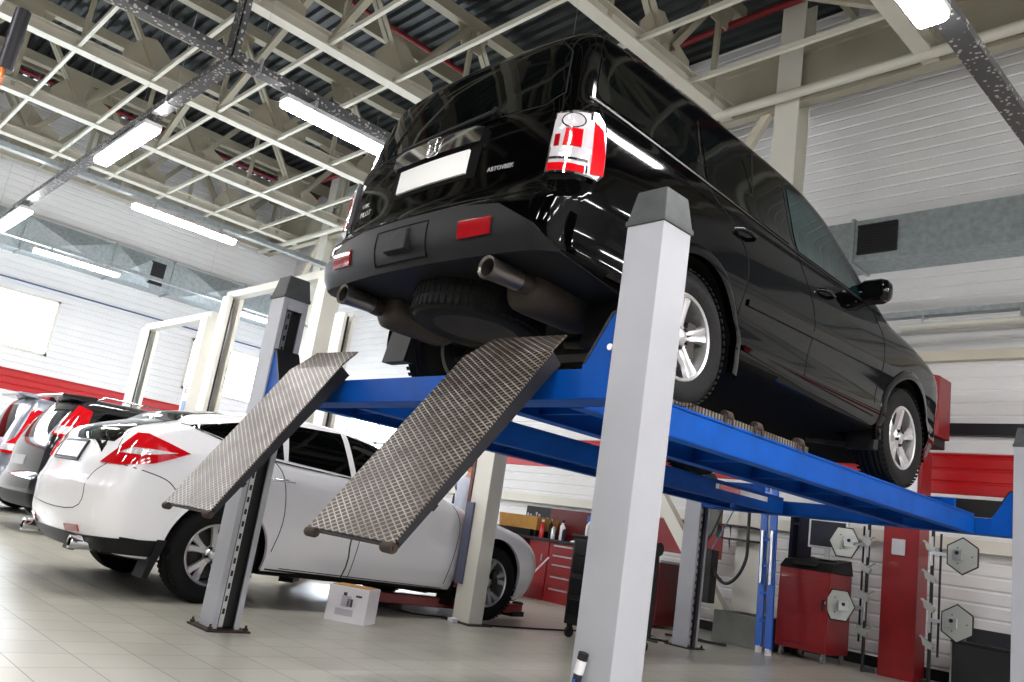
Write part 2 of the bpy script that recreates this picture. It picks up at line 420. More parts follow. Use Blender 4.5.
        if both:
            me2 = me.copy(); me2.transform(Matrix.Scale(-1, 4, (1, 0, 0))); me2.flip_normals()
            o2 = bpy.data.objects.new(name, me2); COL.objects.link(o2); o2.parent = parent
            if label: o2['label'] = label
        return o
    def seam(s, name, line, side, parent, w=.008, m='underbody', off=.0012, both=True, h=0, closed=False, label=None):
        """a narrow strip along a line on the body (door gaps, trim)"""
        pts = []
        if closed: line = list(line)+[line[0]]
        elif len(line) > 2:
            P = line; out = []
            for i in range(len(P)-1):
                p0, p1, p2, p3 = P[max(i-1, 0)], P[i], P[i+1], P[min(i+2, len(P)-1)]
                for k in range(6):
                    t_ = k/6; out.append(tuple(.5*(2*p1[j]+(p2[j]-p0[j])*t_+(2*p0[j]-5*p1[j]+4*p2[j]-p3[j])*t_*t_+(3*p1[j]-p0[j]-3*p2[j]+p3[j])*t_**3) for j in (0, 1)))
            line = out+[P[-1]]
        for a, b in zip(line[:-1], line[1:]):
            n = max(1, int(math.hypot(b[0]-a[0], b[1]-a[1])/.03/(60 if side.startswith('corner') else 1)))
            pts += [(a[0]+(b[0]-a[0])*i/n, a[1]+(b[1]-a[1])*i/n) for i in range(n)]
        pts.append(line[-1]); c = s.proj(np.array(pts), side); g = s.grad(c); n = len(c)
        d = np.gradient(c, axis=0); d /= np.linalg.norm(d, axis=1)[:, None]; t = np.cross(g, d); t /= np.linalg.norm(t, axis=1)[:, None]
        mb = MB(); vs = []
        for i in range(n):
            vs += [c[i]-t[i]*w/2-g[i]*.004, c[i]-t[i]*w/2+g[i]*(off+h), c[i]+t[i]*w/2+g[i]*(off+h), c[i]+t[i]*w/2-g[i]*.004]
        fs = []
        for i in range(n-1):
            for k in range(3): fs.append((i*4+k, i*4+k+1, i*4+k+5, i*4+k+4))
        mb.add(vs, fs); o = mb.build(name, m, parent, smooth=40)
        if label: o['label'] = label
        if both:
            me2 = o.data.copy(); me2.transform(Matrix.Scale(-1, 4, (1, 0, 0))); me2.flip_normals()
            o2 = bpy.data.objects.new(name, me2); COL.objects.link(o2); o2.parent = parent
        return o
    def lip(s, parent, wy, wz, ra, w, m, out=.012, a0=-12, a1=192, name='fender_flare'):
        """raised lip round a wheel arch"""
        for sg in (1, -1):
            mb = MB(); vs = []; n = 44
            ang = [math.radians(a0+(a1-a0)*i/n) for i in range(n+1)]
            for rr, of, in ((ra-.004, -.03), (ra-.004, out), (ra+w*.6, out), (ra+w, .002), (ra+w, -.02)):
                uv = np.array([(wy+rr*math.cos(a), wz+rr*math.sin(a)) for a in ang])
                q = s.proj(np.stack([uv[:, 0], np.maximum(uv[:, 1], s.B(uv[:, 0])+.05)], 1), 'right'); q[:, 1] = uv[:, 0]; q[:, 2] = uv[:, 1]
                q[:, 0] += of; q[:, 0] *= sg; vs.append(q)
            vv = []; fs = []
            for i in range(n+1):
                for k in range(5): vv.append(vs[k][i])
            for i in range(n):
                for k in range(4): fs.append((i*5+k, i*5+k+1, i*5+k+6, i*5+k+5))
            mb.add(vv, fs).build(name, m, parent, smooth=45)

def wheel(parent, x, y, z, r=.365, rr=.235, w=.235, sg=1, style='five', steer=0):
    """tyre (part) with rim (sub-part); outer face at x on side sg"""
    t = MB(); h = w/2
    prof = [(rr-.01, h*.82), (rr+.012, h*.9), (rr+.05, h*1.0), (r-.045, h*1.0), (r-.015, h*.86), (r, h*.66)]
    for g in (.5, .2, -.2, -.5): prof += [(r, h*(g+.1)), (r-.008, h*(g+.07)), (r-.008, h*(g-.07)), (r, h*(g-.1))]
    prof += [(r, -h*.66), (r-.015, -h*.86), (r-.045, -h), (rr+.05, -h), (rr-.01, -h*.82)]
    t.lathe(prof, (0, 0, 0), 'x', 56)
    for i in range(56):       # tread blocks on both shoulders
        a = 2*PI*(i+.5)/56
        for s_ in (-1, 1):
            c = Vector((s_*h*.78, math.cos(a)*(r-.008), math.sin(a)*(r-.008))); d = Vector((0, -math.sin(a), math.cos(a)))
            t.bar(c-d*.011, c+d*.011, .045, .006, up=(0, math.cos(a), math.sin(a)))
    to = t.build('wheel', 'rubber', parent, smooth=35, loc=(x-sg*h, y, z)); to.rotation_euler = (0, 0, (0 if sg > 0 else PI)+steer)
    b = MB(); o = h*.86
    b.lathe([(rr, o), (rr-.006, o+.006), (rr-.018, o), (rr-.02, o-.03), (rr-.035, -.04), (rr-.03, -h*.8), (rr, -h*.85)], (0, 0, 0), 'x', 56)
    if style == 'five':
        for i in range(5):
            a = 2*PI*i/5+.3; ca, sa = math.cos(a), math.sin(a)
            def P(u, v, hx): return (hx, u*ca-v*sa, u*sa+v*ca)
            pr = [(.03, .036, o-.035), (.09, .034, o-.028), (.15, .036, o-.018), (rr-.015, .052, o-.008)]
            vs = []
            for u, v, hx in pr: vs += [P(u, -v, hx-.022), P(u, -v*.8, hx), P(u, -v*.25, hx+.001), P(u, 0, hx-.007), P(u, v*.25, hx+.001), P(u, v*.8, hx), P(u, v, hx-.022)]
            fs = [(q*7+k, q*7+k+1, q*7+k+8, q*7+k+7) for q in range(3) for k in range(6)]
            b.add(vs, fs)
        hub = .072
    else:
        for i in range(5):
            a0 = 2*PI*i/5+.25
            for da in (-.2, .2):
                ca, sa = math.cos(a0), math.sin(a0)
                def P(u, v, hx, e): 
                    aa = a0+da*e; return (hx, u*math.cos(aa)-v*math.sin(aa), u*math.sin(aa)+v*math.cos(aa))
                pr = [(.03, .022, o-.04, .2), (.1, .024, o-.034, .55), (.17, .026, o-.02, .95), (rr-.012, .034, o-.006, 1.15)]
                vs = []
                for u, v, hx, e in pr: vs += [P(u, -v, hx-.02, e), P(u, -v*.7, hx, e), P(u, v*.7, hx, e), P(u, v, hx-.02, e)]
                fs = [(q*4+k, q*4+k+1, q*4+k+5, q*4+k+4) for q in range(3) for k in range(3)]
                b.add(vs, fs)
        hub = .06
    b.lathe([(hub+.008, o-.06), (hub, o-.03), (hub-.012, o-.022), (.045, o-.024), (.036, o-.008), (.03, o-.004), (0, o-.003)], (0, 0, 0), 'x', 32)
    ro = b.build('rim', 'alloy', to, smooth=40)
    for i in range(5):
        n = MB(); a = 2*PI*(i+.5)/5+.3; n.lathe([(.0, o-.004), (.011, o-.006), (.012, o-.03)], (0, .055*math.cos(a), .055*math.sin(a)), 'x', 10)
        n.build('lug_nut', 'dark_steel', to, smooth=40)
    k = MB(); k.lathe([(0, .0), (rr*.78, .0), (rr*.78, -.02), (0, -.02)], (0, 0, 0), 'x', 32); k.bar((.02, rr*.45, -.08), (.02, rr*.45, .1), .07, .1)
    k.build('brake_disc', 'brake', to, smooth=40)
    k = MB(); k.lathe([(0, -.06), (rr-.03, -.06), (rr-.03, -.075), (0, -.075)], (0, 0, 0), 'x', 32); k.build('wheel_well_shield', 'black', to)
    return to

def mirror(parent, p, m, sg=1):
    b = MB(); x, y, z = p
    prof = [(-.06, -.02), (-.05, -.075), (.03, -.085), (.075, -.05), (.085, .03), (.06, .075), (-.02, .08), (-.058, .04)]
    vs = []
    for i, (dx, sc) in enumerate(((0, .75), (.04, 1), (.16, 1.02), (.2, .85), (.215, .5))):
        for a, c in prof: vs.append((x+sg*dx, y+a*sc, z+c*sc))
    n = len(prof); fs = [(i*n+k, i*n+(k+1) % n, (i+1)*n+(k+1) % n, (i+1)*n+k) for i in range(4) for k in range(n)]
    fs += [tuple(range(n))[::-1], tuple(4*n+k for k in range(n))]
    b.add(vs, fs); b.bar((x-sg*.1, y, z-.05), (x+sg*.03, y, z-.03), .07, .05)
    o = b.build('wing_mirror', m, parent, smooth=50)
    g = MB(); g.box(x+min(sg*.05, sg*.19), x+max(sg*.05, sg*.19), y-.066, y-.06, z-.055, z+.055); g.build('mirror_glass', 'glass', o)
    return o
def handle(parent, bd, y, z, m, side='right', L=.2):
    p = bd.proj(np.array([(y-L/2, z), (y, z), (y+L/2, z)]), side); sg = 1 if side == 'right' else -1
    b = MB(); pts = [(p[0][0]-sg*.005, y-L/2, z-.008), (p[0][0]+sg*.028, y-L/2+.03, z-.002), (p[1][0]+sg*.036, y, z+.002), (p[2][0]+sg*.028, y+L/2-.03, z+.002), (p[2][0]-sg*.005, y+L/2, z)]
    b.tube(pts, .013, 8); return b.build('door_handle', m, parent, smooth=50)

# ---- the black car on the lift ------------------------------------------
SX, SY, SZ = -1.43, .878, 1.603
suv = thing('suv', 'black five door suv raised high on the blue four-post lift', 'car', (SX, SY, SZ))
bd = Body(
    W=[(.2, .9), (.36, .955), (.46, .985), (.58, .975), (.68, .985), (.8, 1.0), (.95, .998), (1.1, .975), (1.2, .95), (1.28, .92), (1.5, .865), (1.68, .82), (1.85, .77)],
    P=[(-1.16, .965), (-.7, .99), (0, 1), (2.6, 1), (3.2, .975), (3.7, .9)],
    T=[(-1.2, 1.82), (-.8, 1.84), (-.4, 1.86), (.3, 1.865), (.9, 1.85), (1.3, 1.82), (1.6, 1.74), (1.95, 1.52), (2.3, 1.28), (2.45, 1.2), (2.8, 1.15), (3.2, 1.08), (3.5, .98), (3.75, .85)],
    R=[(.2, -.98), (.4, -1.06), (.5, -1.12), (.62, -1.15), (.74, -1.14), (.8, -1.09), (.86, -1.07), (1.1, -1.055), (1.22, -1.04), (1.3, -1.02), (1.5, -.97), (1.7, -.91), (1.85, -.80)],
    Fr=[(.2, 3.5), (.35, 3.64), (.6, 3.72), (.85, 3.69), (1.0, 3.62), (1.1, 3.5), (1.3, 3.4)],
    B=[(-1.16, .485), (-.6, .46), (.4, .36), (2, .33), (3, .30), (3.7, .26)], crown=.05, cr=.10, cf=.2, k=.09, ks=.09)
bd.shell('body', suv, 'black_paint')
for wy in (0, 2.775): bd.lip(suv, wy, .365, .43, .06, 'black_paint')
bd.panel('rear_window', [(-.72, 1.27), (.72, 1.27), (.80, 1.33), (.74, 1.60), (.66, 1.68), (-.66, 1.68), (-.74, 1.60), (-.80, 1.33)], 'rear', 'glass', suv, off=.004)
bd.seam('window_seal', [(-.72, 1.265), (.72, 1.265), (.805, 1.325), (.745, 1.605), (.665, 1.69), (-.665, 1.69), (-.745, 1.605), (-.805, 1.325)], 'rear', suv, w=.008, m='plastic', both=False, closed=True)
# side glass
bd.panel('quarter_window', [(-.82, 1.34), (.02, 1.285), (.02, 1.62), (-.62, 1.655), (-.76, 1.6)], 'right', 'glass', suv, both=True)
bd.panel('rear_door_window', [(.1, 1.27), (.98, 1.225), (.98, 1.65), (.1, 1.63)], 'right', 'glass', suv, both=True)
bd.panel('front_door_window', [(1.08, 1.215), (2.02, 1.185), (1.72, 1.45), (1.5, 1.6), (1.38, 1.645), (1.08, 1.66)], 'right', 'green_glass', suv, both=True, label='front side window showing a green tint')
bd.seam('window_trim', [(-.86, 1.315), (.05, 1.262), (1.05, 1.2), (2.06, 1.165)], 'right', suv, w=.014, m='black_plastic', h=.004)
bd.panel('windscreen', [(-.62, 1.32), (.62, 1.32), (.56, 1.68), (-.56, 1.68)], 'front', 'glass', suv)
for ln in ([(.42, .56), (.46, .9), (.3, 1.1), (.08, 1.27), (.08, 1.66)], [(1.2, .45), (1.26, .8), (1.06, 1.2), (1.03, 1.68)], [(2.2, .5), (2.28, .9), (2.12, 1.15)], [(.5, .45), (1.2, .43), (2.2, .41)]):
    bd.seam('door_gap', ln, 'right', suv, w=.007)
bd.seam('tailgate_gap', [(-.86, 1.68), (-.9, 1.2), (-.8, .86), (-.72, .79), (.72, .79), (.8, .86), (.9, 1.2), (.86, 1.68)], 'rear', suv, w=.007, both=False)
bd.seam('side_moulding', [(.5, .70), (1.2, .72), (2.15, .745)], 'right', suv, w=.035, m='black_paint', h=.012)
bd.seam('sill_trim', [(.5, .44), (1.2, .41), (2.2, .385)], 'right', suv, w=.03, m='black_paint', h=.01)
for y_, z_ in ((.42, 1.08), (1.38, 1.03)): handle(suv, bd, y_, z_, 'black_paint'); handle(suv, bd, y_, z_, 'black_paint', 'left')
mirror(suv, (.92, 2.0, 1.235), 'black_paint', 1); mirror(suv, (-.92, 2.0, 1.235), 'black_paint', -1)
# tail lamps: wrap round the corner
for cn in ('cornerR', 'cornerL'):
    L = bd.panel('tail_lamp', [(41.5, .87), (62, .86), (65, .9), (65, 1.14), (60, 1.2), (42.5, 1.175)], cn, 'clear_lens', suv, off=.022, depth=.03, step=.04)
    bd.panel('red_lens', [(58.5, .875), (64.5, .89), (64.5, 1.0), (63, 1.12), (58.5, 1.15)], cn, 'red_lens', L, off=.027, depth=.01, step=.04)
    bd.panel('red_lens', [(47, 1.0), (54, .995), (54, 1.09), (47.5, 1.09)], cn, 'red_lens', L, off=.027, depth=.01, step=.04)
    bd.panel('red_lens', [(42, .875), (56, .868), (56, .905), (42, .915)], cn, 'red_lens', L, off=.027, depth=.01, step=.04)
    bd.panel('red_lens', [(43.5, 1.0), (45.5, 1.0), (45.5, 1.06), (43.5, 1.06)], cn, 'dark_red_lens', L, off=.027, depth=.01, step=.04)
    bd.seam('lens_rib', [(57, .87), (57, 1.19)], cn, L, w=.01, m='chrome', off=.026, both=False)
    bd.seam('lens_rib', [(42, .94), (57, .93)], cn, L, w=.012, m='chrome', off=.026, both=False)
    bd.seam('lamp_bowl', [(50+4.6*math.cos(k*PI/8), 1.135+.04*math.sin(k*PI/8)) for k in range(16)], cn, L, w=.007, m='chrome', off=.026, both=False, closed=True)
    bd.seam('lamp_edge', [(41.5, .87), (62, .86), (65, .9), (65, 1.14), (60, 1.2), (42.5, 1.175)], cn, L, w=.01, m='chrome', off=.024, both=False, closed=True)
# plate recess, chrome strip, plate, badge
bd.panel('plate_recess', [(-.36, .94), (.36, .94), (.37, 1.15), (-.37, 1.15)], 'rear', 'underbody', suv, off=.003)
pl = bd.panel('number_plate', [(-.29, .965), (.29, .965), (.29, 1.10), (-.29, 1.10)], 'rear', 'plate', suv, off=.016, depth=.0)
gar = bd.panel('chrome_garnish', [(-.37, 1.125), (.37, 1.125), (.375, 1.205), (.3, 1.225), (-.3, 1.225), (-.375, 1.205)], 'rear', 'chrome', suv, off=.028, depth=.01, label='polished chrome bar above the plate')
b = MB()
yb = float(bd.proj(np.array([(0, 1.175)]), 'rear')[0][1])-.036
for s_ in (-1, 1):
    b.tube([(s_*.03, yb, 1.212), (s_*.022, yb-.004, 1.175), (s_*.032, yb, 1.138)], .0042, 8)
b.tube([(-.024, yb-.002, 1.172), (.024, yb-.002, 1.172)], .004, 8)
rp = [(-.05, 1.14), (-.058, 1.215), (-.045, 1.226), (.045, 1.226), (.058, 1.215), (.05, 1.14), (.038, 1.124), (-.038, 1.124)]
b.tube([(a, yb+.004, c) for a, c in rp+rp[:1]], .003, 8)
b.build('badge', 'chrome', gar, smooth=60)
def rear_text(s_, x, z, size, side='rear', name='lettering'):
    q = bd.proj(np.array([(x, z)]), side); g = bd.grad(q)[0]; q = q[0]
    zz = Vector(g); xx = Vector((0, 0, 1)).cross(zz).normalized(); yy = zz.cross(xx)
    q = Vector(q)+zz*.004
    text(suv, name, s_, size, Matrix(((xx.x, yy.x, zz.x, q.x), (xx.y, yy.y, zz.y, q.y), (xx.z, yy.z, zz.z, q.z), (0, 0, 0, 1))), 'badge', .0015)
rear_text('ABTOVBEK', .53, .955, .034)
rear_text('VTEC', -.66, .985, .036); rear_text('PILOT', -.64, .93, .05)
# wiper
wp = bd.proj(np.array([(.42, 1.29), (.15, 1.265), (-.15, 1.25), (-.32, 1.25)]), 'rear')
b = MB(); b.tube([tuple(p+np.array([0, -.03, 0])) for p in wp], [.014, .011, .009, .008], 8)
b.tube([tuple(wp[0]+np.array([0, .01, -.01])), tuple(wp[0]+np.array([0, -.045, 0]))], .022, 10); b.build('rear_wiper', 'black_plastic', suv, smooth=50)
# lower bumper in matt plastic
bp = bd.panel('bumper_cover', [(-.9, .40), (.9, .40), (.94, .5), (.86, .60), (.66, .71), (.4, .735), (-.4, .735), (-.66, .71), (-.86, .60), (-.94, .5)], 'rear', 'plastic', suv, off=.02, depth=.03, step=.05)
for s_ in (-1, 1):
    ox = -.035; rf = [(s_*.47+ox, .565), (s_*.67+ox, .57), (s_*.67+ox, .645), (s_*.47+ox, .645)]
    bd.panel('rear_reflector', rf if s_ > 0 else rf[::-1], 'rear', 'dark_red_lens', bp, off=.03, depth=.01)
bd.seam('tow_cover_gap', [(-.24, .52), (.2, .52), (.2, .69), (-.24, .69)], 'rear', bp, w=.007, off=.022, both=False, closed=True)
b = MB(); yb = float(bd.proj(np.array([(0, .6)]), 'rear')[0][1])-.02
b.hexa([(-.11, yb+.01, .545), (.08, yb+.01, .545), (.06, yb+.01, .68), (-.05, yb+.01, .68), (-.11, yb-.03, .555), (.08, yb-.03, .555), (.05, yb-.012, .672), (-.04, yb-.012, .672)])
b.build('tow_cover', 'plastic', bp, bevel=.006)
# exhausts
for s_ in (-1, 1):
    b = MB(); x = s_*.61
    b.lathe([(.044, .004), (.056, -.004), (.058, .01), (.054, .03), (.05, .3), (.046, .3), (.046, .03), (.044, .004)], (x, -1.085, .42), 'y', 28); b.cur = 1; b.lathe([(0, .1), (.047, .1)], (x, -1.085, .42), 'y', 28); b.lathe([(.0515, .09), (.0515, .31), (0, .31)], (x, -1.085, .42), 'y', 28)
    ex = b.build('exhaust_tip', ['tip_steel', 'heat_metal'], suv, smooth=50)
    m_ = MB(); m_.tube([(x, -.9, .43), (x, -.78, .43)], .045, 16); m_.lathe([(0, 0), (.09, .0), (.12, .03), (.125, .1), (.125, .42), (.11, .47), (0, .48)], (x-s_*.05, -.82, .42), 'y', 28)
    m_.tube([(x-s_*.05, -.35, .38), (x-s_*.2, .1, .36), (x-s_*.35, .5, .34), (.15*s_, 1.2, .3)], .032, 12)
    m_.build('muffler', 'heat_metal', ex, smooth=50)
# spare wheel under the floor
sp = MB(); sp.lathe([(.13, .09), (.2, .1), (.235, .09), (.27, .11), (.335, .1), (.365, .06), (.365, -.06), (.335, -.1), (.27, -.11), (.235, -.1)], (0, 0, 0), 'z', 56)
for i in range(56):
    a = 2*PI*i/56
    for h_ in (-.06, .0, .06): sp.bar((math.cos(a)*.35, math.sin(a)*.35, h_-.022), (math.cos(a)*.35, math.sin(a)*.35, h_+.022), .022, .04, up=(math.cos(a), math.sin(a), 0))
so = sp.build('spare_wheel', 'rubber', suv, smooth=40, loc=(0.05, -.62, .385)); so.rotation_euler = (math.radians(-4), 0, 0)
b = MB(); b.lathe([(0, -.085), (.2, -.085), (.232, -.095), (.235, -.1)], (0, 0, 0), 'z', 48); b.build('wheel_disc', 'brake', so, smooth=30)
# suspension
b = MB(); b.bar((-.68, -.02, .33), (.68, -.02, .33), .16, .1)
b.build('rear_axle', 'heat_metal', suv, smooth=50)
for s_ in (-1, 1):
    for pa, pb, r_ in (((.3, -.18, .32), (.72, -.1, .3), .03), ((.3, .25, .33), (.74, .05, .33), .03), ((.6, .1, .3), (.5, .75, .36), .035), ((.62, -.08, .28), (.55, -.05, .62), .045), ((.72, 2.775, .3), (.3, 2.6, .32), .035)):
        b = MB(); b.tube([(s_*pa[0],)+pa[1:], (s_*pb[0],)+pb[1:]], r_, 12); b.build('suspension_arm', 'heat_metal', suv, smooth=50)
for s_ in (-1, 1):
    b = MB(); b.prism([(-.52, .18), (-.44, .18), (-.43, .47), (-.47, .47)], s_*.72, s_*.95, 'x'); b.build('mud_flap', 'black_plastic', suv)
    b = MB(); b.prism([(2.29, .2), (2.36, .2), (2.38, .44), (2.33, .44)], s_*.75, s_*.95, 'x'); b.build('mud_flap', 'black_plastic', suv)
for wy in (0, 2.775):
    for s_ in (-1, 1): wheel(suv, s_*.965, wy, .365, .365, .232, .235, s_)

# ---- the white car -------------------------------------------------------
wc = thing('car', 'white fastback car standing on the floor beneath the raised ramps', 'car', (-5.22, .45, 0)); wc.scale = (1.03, 1.03, 1.03)
wb = Body(
    W=[(.2, .84), (.3, .905), (.45, .935), (.6, .95), (.8, .95), (.95, .94), (1.04, .915), (1.1, .885), (1.25, .80), (1.4, .70), (1.52, .62)],
    P=[(-1.05, .87), (-.8, .94), (-.45, .99), (0, 1.005), (.6, 1), (2.2, 1), (2.8, 1.0), (3.3, .96), (3.8, .82)],
    T=[(-1.25, 1.09), (-1.05, 1.15), (-.7, 1.26), (-.25, 1.39), (.2, 1.475), (.8, 1.53), (1.2, 1.50), (1.5, 1.43), (1.85, 1.27), (2.2, 1.10), (2.5, 1.03), (2.9, .96), (3.3, .87), (3.7, .72), (3.85, .6)],
    R=[(.2, -.80), (.33, -.89), (.5, -.965), (.72, -.975), (.78, -.95), (.9, -.92), (1.05, -.87), (1.14, -.82), (1.2, -.71), (1.3, -.42)],
    Fr=[(.15, 3.5), (.3, 3.66), (.5, 3.74), (.65, 3.7), (.8, 3.55), (.95, 3.3)],
    B=[(-1.2, .3), (-.5, .26), (.4, .24), (2.4, .2), (3.3, .18), (3.7, .17)], crown=.09, cr=.17, cf=.3, k=.1, ks=.09, zc=.55)
wb.shell('body', wc, 'white_paint', wheels=(0, 2.8), wz=.365, ra=.41)
for wy in (0, 2.8): wb.lip(wc, wy, .365, .41, .025, 'white_paint', out=.004)
wb.panel('lower_bumper', [(-.55, .28), (.55, .28), (.55, .375), (-.55, .375)], 'rear', 'black_plastic', wc, off=.008)
for sd_ in ('cornerR', 'cornerL'): wb.panel('lower_bumper', [(8, .27), (84, .24), (84, .41), (8, .375)], sd_, 'black_plastic', wc, off=.008)
wb.panel('lower_bumper', [(-.7, .26), (-.42, .24), (-.42, .33), (-.5, .40), (-.7, .41)], 'right', 'black_plastic', wc, off=.008, both=True)
wb.panel('sill_cover', [(.42, .22), (2.38, .19), (2.38, .25), (.42, .29)], 'right', 'black_plastic', wc, off=.005, both=True)
wb.panel('rear_window', [(-.62, 1.05), (.62, 1.05), (.66, 1.1), (.56, 1.19), (-.56, 1.19), (-.66, 1.1)], 'rear', 'glass', wc, off=.004)
wb.panel('hatch_window', [(-.55, -.85), (.55, -.85), (.5, -.05), (-.5, -.05)], 'top', 'glass', wc, off=.004)
wb.panel('side_window', [(-.36, 1.26), (-.15, 1.22), (.2, 1.14), (.42, 1.13), (.42, 1.42), (.1, 1.37)], 'right', 'glass', wc, both=True)
wb.panel('side_window', [(.46, 1.13), (1.06, 1.10), (1.02, 1.45), (.5, 1.43)], 'right', 'glass', wc, both=True)
wb.panel('side_window', [(1.12, 1.095), (1.96, 1.07), (1.62, 1.30), (1.38, 1.405), (1.08, 1.45)], 'right', 'glass', wc, both=True)
wb.seam('chrome_trim', [(-.40, 1.265), (-.15, 1.205), (.2, 1.12), (1.1, 1.078), (2.0, 1.05)], 'right', wc, w=.012, m='chrome', h=.004)
wb.panel('windscreen', [(-.6, 1.16), (.6, 1.16), (.52, 1.42), (-.52, 1.42)], 'front', 'glass', wc)
for ln in ([(.44, .42), (.48, .7), (.42, 1.0), (.32, 1.12)], [(1.2, .27), (1.22, .8), (1.1, 1.09)], [(2.24, .3), (2.3, .8), (2.2, 1.02)], [(.55, .3), (1.2, .285), (2.24, .26)], [(-.8, .9), (-.5, .84), (-.38, .74)]):
    wb.seam('door_gap', ln, 'right', wc, w=.007, m='dark_steel')
wb.seam('tailgate_gap', [(-.5, .55), (.5, .55), (.58, .8), (.72, .93), (.66, 1.15)], 'rear', wc, w=.007, m='dark_steel', both=False)
for y_ in (.42, 1.32): handle(wc, wb, y_, .97 if y_ < 1 else .95, 'chrome'); handle(wc, wb, y_, .97, 'chrome', 'left')
mirror(wc, (.86, 1.42, 1.08), 'white_paint', 1); mirror(wc, (-.9, 1.9, 1.12), 'white_paint', -1)
for sd in ('cornerR', 'cornerL'):
    L = wb.panel('tail_lamp', [(20, .89), (44, .89), (66, .935), (95, 1.045), (76, 1.09), (56, 1.135), (46, 1.13), (36, 1.01)], sd, 'red_lens', wc, off=.012, depth=.02, step=.04)
    wb.panel('clear_lens', [(40, .975), (56, .98), (84, 1.03), (64, 1.03), (48, 1.02)], sd, 'clear_lens', L, off=.016, depth=.01, step=.04)
wb.panel('number_plate', [(-.27, .9), (.27, .9), (.27, 1.02), (-.27, 1.02)], 'rear', 'plate_grey', wc, off=.012, depth=.01)
wb.seam('plate_frame', [(-.28, .885), (.28, .885), (.28, 1.03), (-.28, 1.03)], 'rear', wc, w=.018, m='black_plastic', h=.014, both=False, closed=True)
wb.panel('rear_reflector', [(.38, .385), (.58, .395), (.58, .44), (.38, .43)], 'rear', 'dark_red_lens', wc, off=.01, both=True)
for s_ in (-1, 1):
    b = MB(); b.lathe([(.03, 0), (.045, -.004), (.048, .01), (.045, .2), (.04, .2), (.038, .02), (.03, 0)], (s_*.62, -.93, .325), 'y', 24); b.build('exhaust_tip', 'chrome', wc, smooth=50)
for s_ in (-1, 1):
    b = MB(); b.prism([(-.5, .15), (-.46, .15), (-.38, .42), (-.45, .42)], s_*.74, s_*.93, 'x'); b.build('mud_flap', 'black_plastic', wc)
    b = MB(); b.prism([(2.3, .12), (2.36, .12), (2.40, .34), (2.34, .34)], s_*.75, s_*.93, 'x'); b.build('mud_flap', 'black_plastic', wc)
for wy in (0, 2.8):
    for s_ in (-1, 1): wheel(wc, s_*.93, wy, .352, .352, .228, .225, s_, 'double')

# ---- grey and silver cars beyond ----------------------------------------
def small_suv(root, paint, H, Wd, lamp, rails=True):
    s = Wd/.92
    bb = Body(
        W=[(.2, .84*s), (.35, .9*s), (.6, .92*s), (.95, .915*s), (1.08, .885*s), (1.2, .84*s), (H-.12, .7*s), (H, .62*s)],
        P=[(-.95, .95), (-.4, 1), (2.4, 1), (3.5, .86)],
        T=[(-1.0, H-.05), (-.6, H-.01), (.2, H), (1.0, H-.03), (1.4, H-.15), (2.1, 1.15), (2.5, 1.08), (3.1, .98), (3.6, .8)],
        R=[(.2, -.75), (.35, -.88), (.5, -.93), (.62, -.93), (.7, -.88), (1.0, -.86), (1.15, -.82), (H-.15, -.58), (H, -.45)],
        Fr=[(.2, 3.3), (.5, 3.5), (.8, 3.45), (1.0, 3.2)], B=[(-.9, .3), (0, .24), (3.4, .22)], crown=.05, cr=.14, cf=.25, k=.09, ks=.09, zc=.6)
    bb.shell('body', root, paint, wheels=(0, 2.62), wz=.345, ra=.4, h=.06)
    bb.panel('rear_window', [(-.6*s, 1.13), (.6*s, 1.13), (.56*s, H-.2), (-.56*s, H-.2)], 'rear', 'glass', root)
    bb.panel('side_window', [(-.52, 1.2), (.9, 1.1), (.9, H-.16), (-.2, H-.18)], 'right', 'glass', root, both=True)
    bb.panel('side_window', [(.98, 1.1), (1.85, 1.06), (1.3, H-.2), (.98, H-.17)], 'right', 'glass', root, both=True)
    bb.panel('lower_bumper', [(-.6*s, .3), (.6*s, .3), (.6*s, .46), (-.6*s, .46)], 'rear', 'black_plastic', root, off=.01)
    for sd in ('cornerR', 'cornerL'): bb.panel('lower_bumper', [(15, .3), (80, .3), (80, .46), (15, .46)], sd, 'black_plastic', root, off=.01)
    bb.panel('number_plate', [(-.27, .78), (.27, .78), (.27, .9), (-.27, .9)], 'rear', 'plate_grey', root, off=.012)
    for sd in ('cornerR', 'cornerL'):
        L = bb.panel('tail_lamp', lamp, sd, 'red_lens', root, off=.016, step=.05)
        z0_ = min(p[1] for p in lamp); bb.panel('clear_lens', [(lamp[0][0]+5, z0_+.06), (lamp[1][0]-4, z0_+.06), (lamp[1][0]-4, z0_+.16), (lamp[0][0]+5, z0_+.16)], sd, 'clear_lens', L, off=.022, step=.05)
    b = MB(); b.hexa([(-.6*s, -.72, H-.06), (.6*s, -.72, H-.06), (.62*s, -.3, H-.09), (-.62*s, -.3, H-.09), (-.6*s, -.72, H-.015), (.6*s, -.72, H-.015), (.62*s, -.3, H+.01), (-.62*s, -.3, H+.01)]); b.build('roof_spoiler', paint, root, bevel=.015)
    if rails:
        for s_ in (-1, 1):
            b = MB(); b.tube([(s_*.6*s, -.3, H-.03), (s_*.6*s, -.2, H+.03), (s_*.6*s, 1.0, H+.02), (s_*.6*s, 1.15, H-.06)], .012, 8); b.build('roof_rail', 'chrome', root, smooth=50)
    for wy in (0, 2.62):
        for s_ in (-1, 1): wheel(root, s_*(Wd-.02), wy, .345, .345, .215, .21, s_)
    bb.seam('door_gap', [(.95, .35), (.97, .8), (.94, 1.1)], 'right', root, w=.007)
    return bb
g1 = thing('suv', 'dark grey suv with roof rails parked beyond the white car', 'car', (-10.1, 1.2, 0))
small_suv(g1, 'grey_paint', 1.74, .9, [(30, 1.2), (75, 1.15), (88, 1.55), (50, 1.6)])
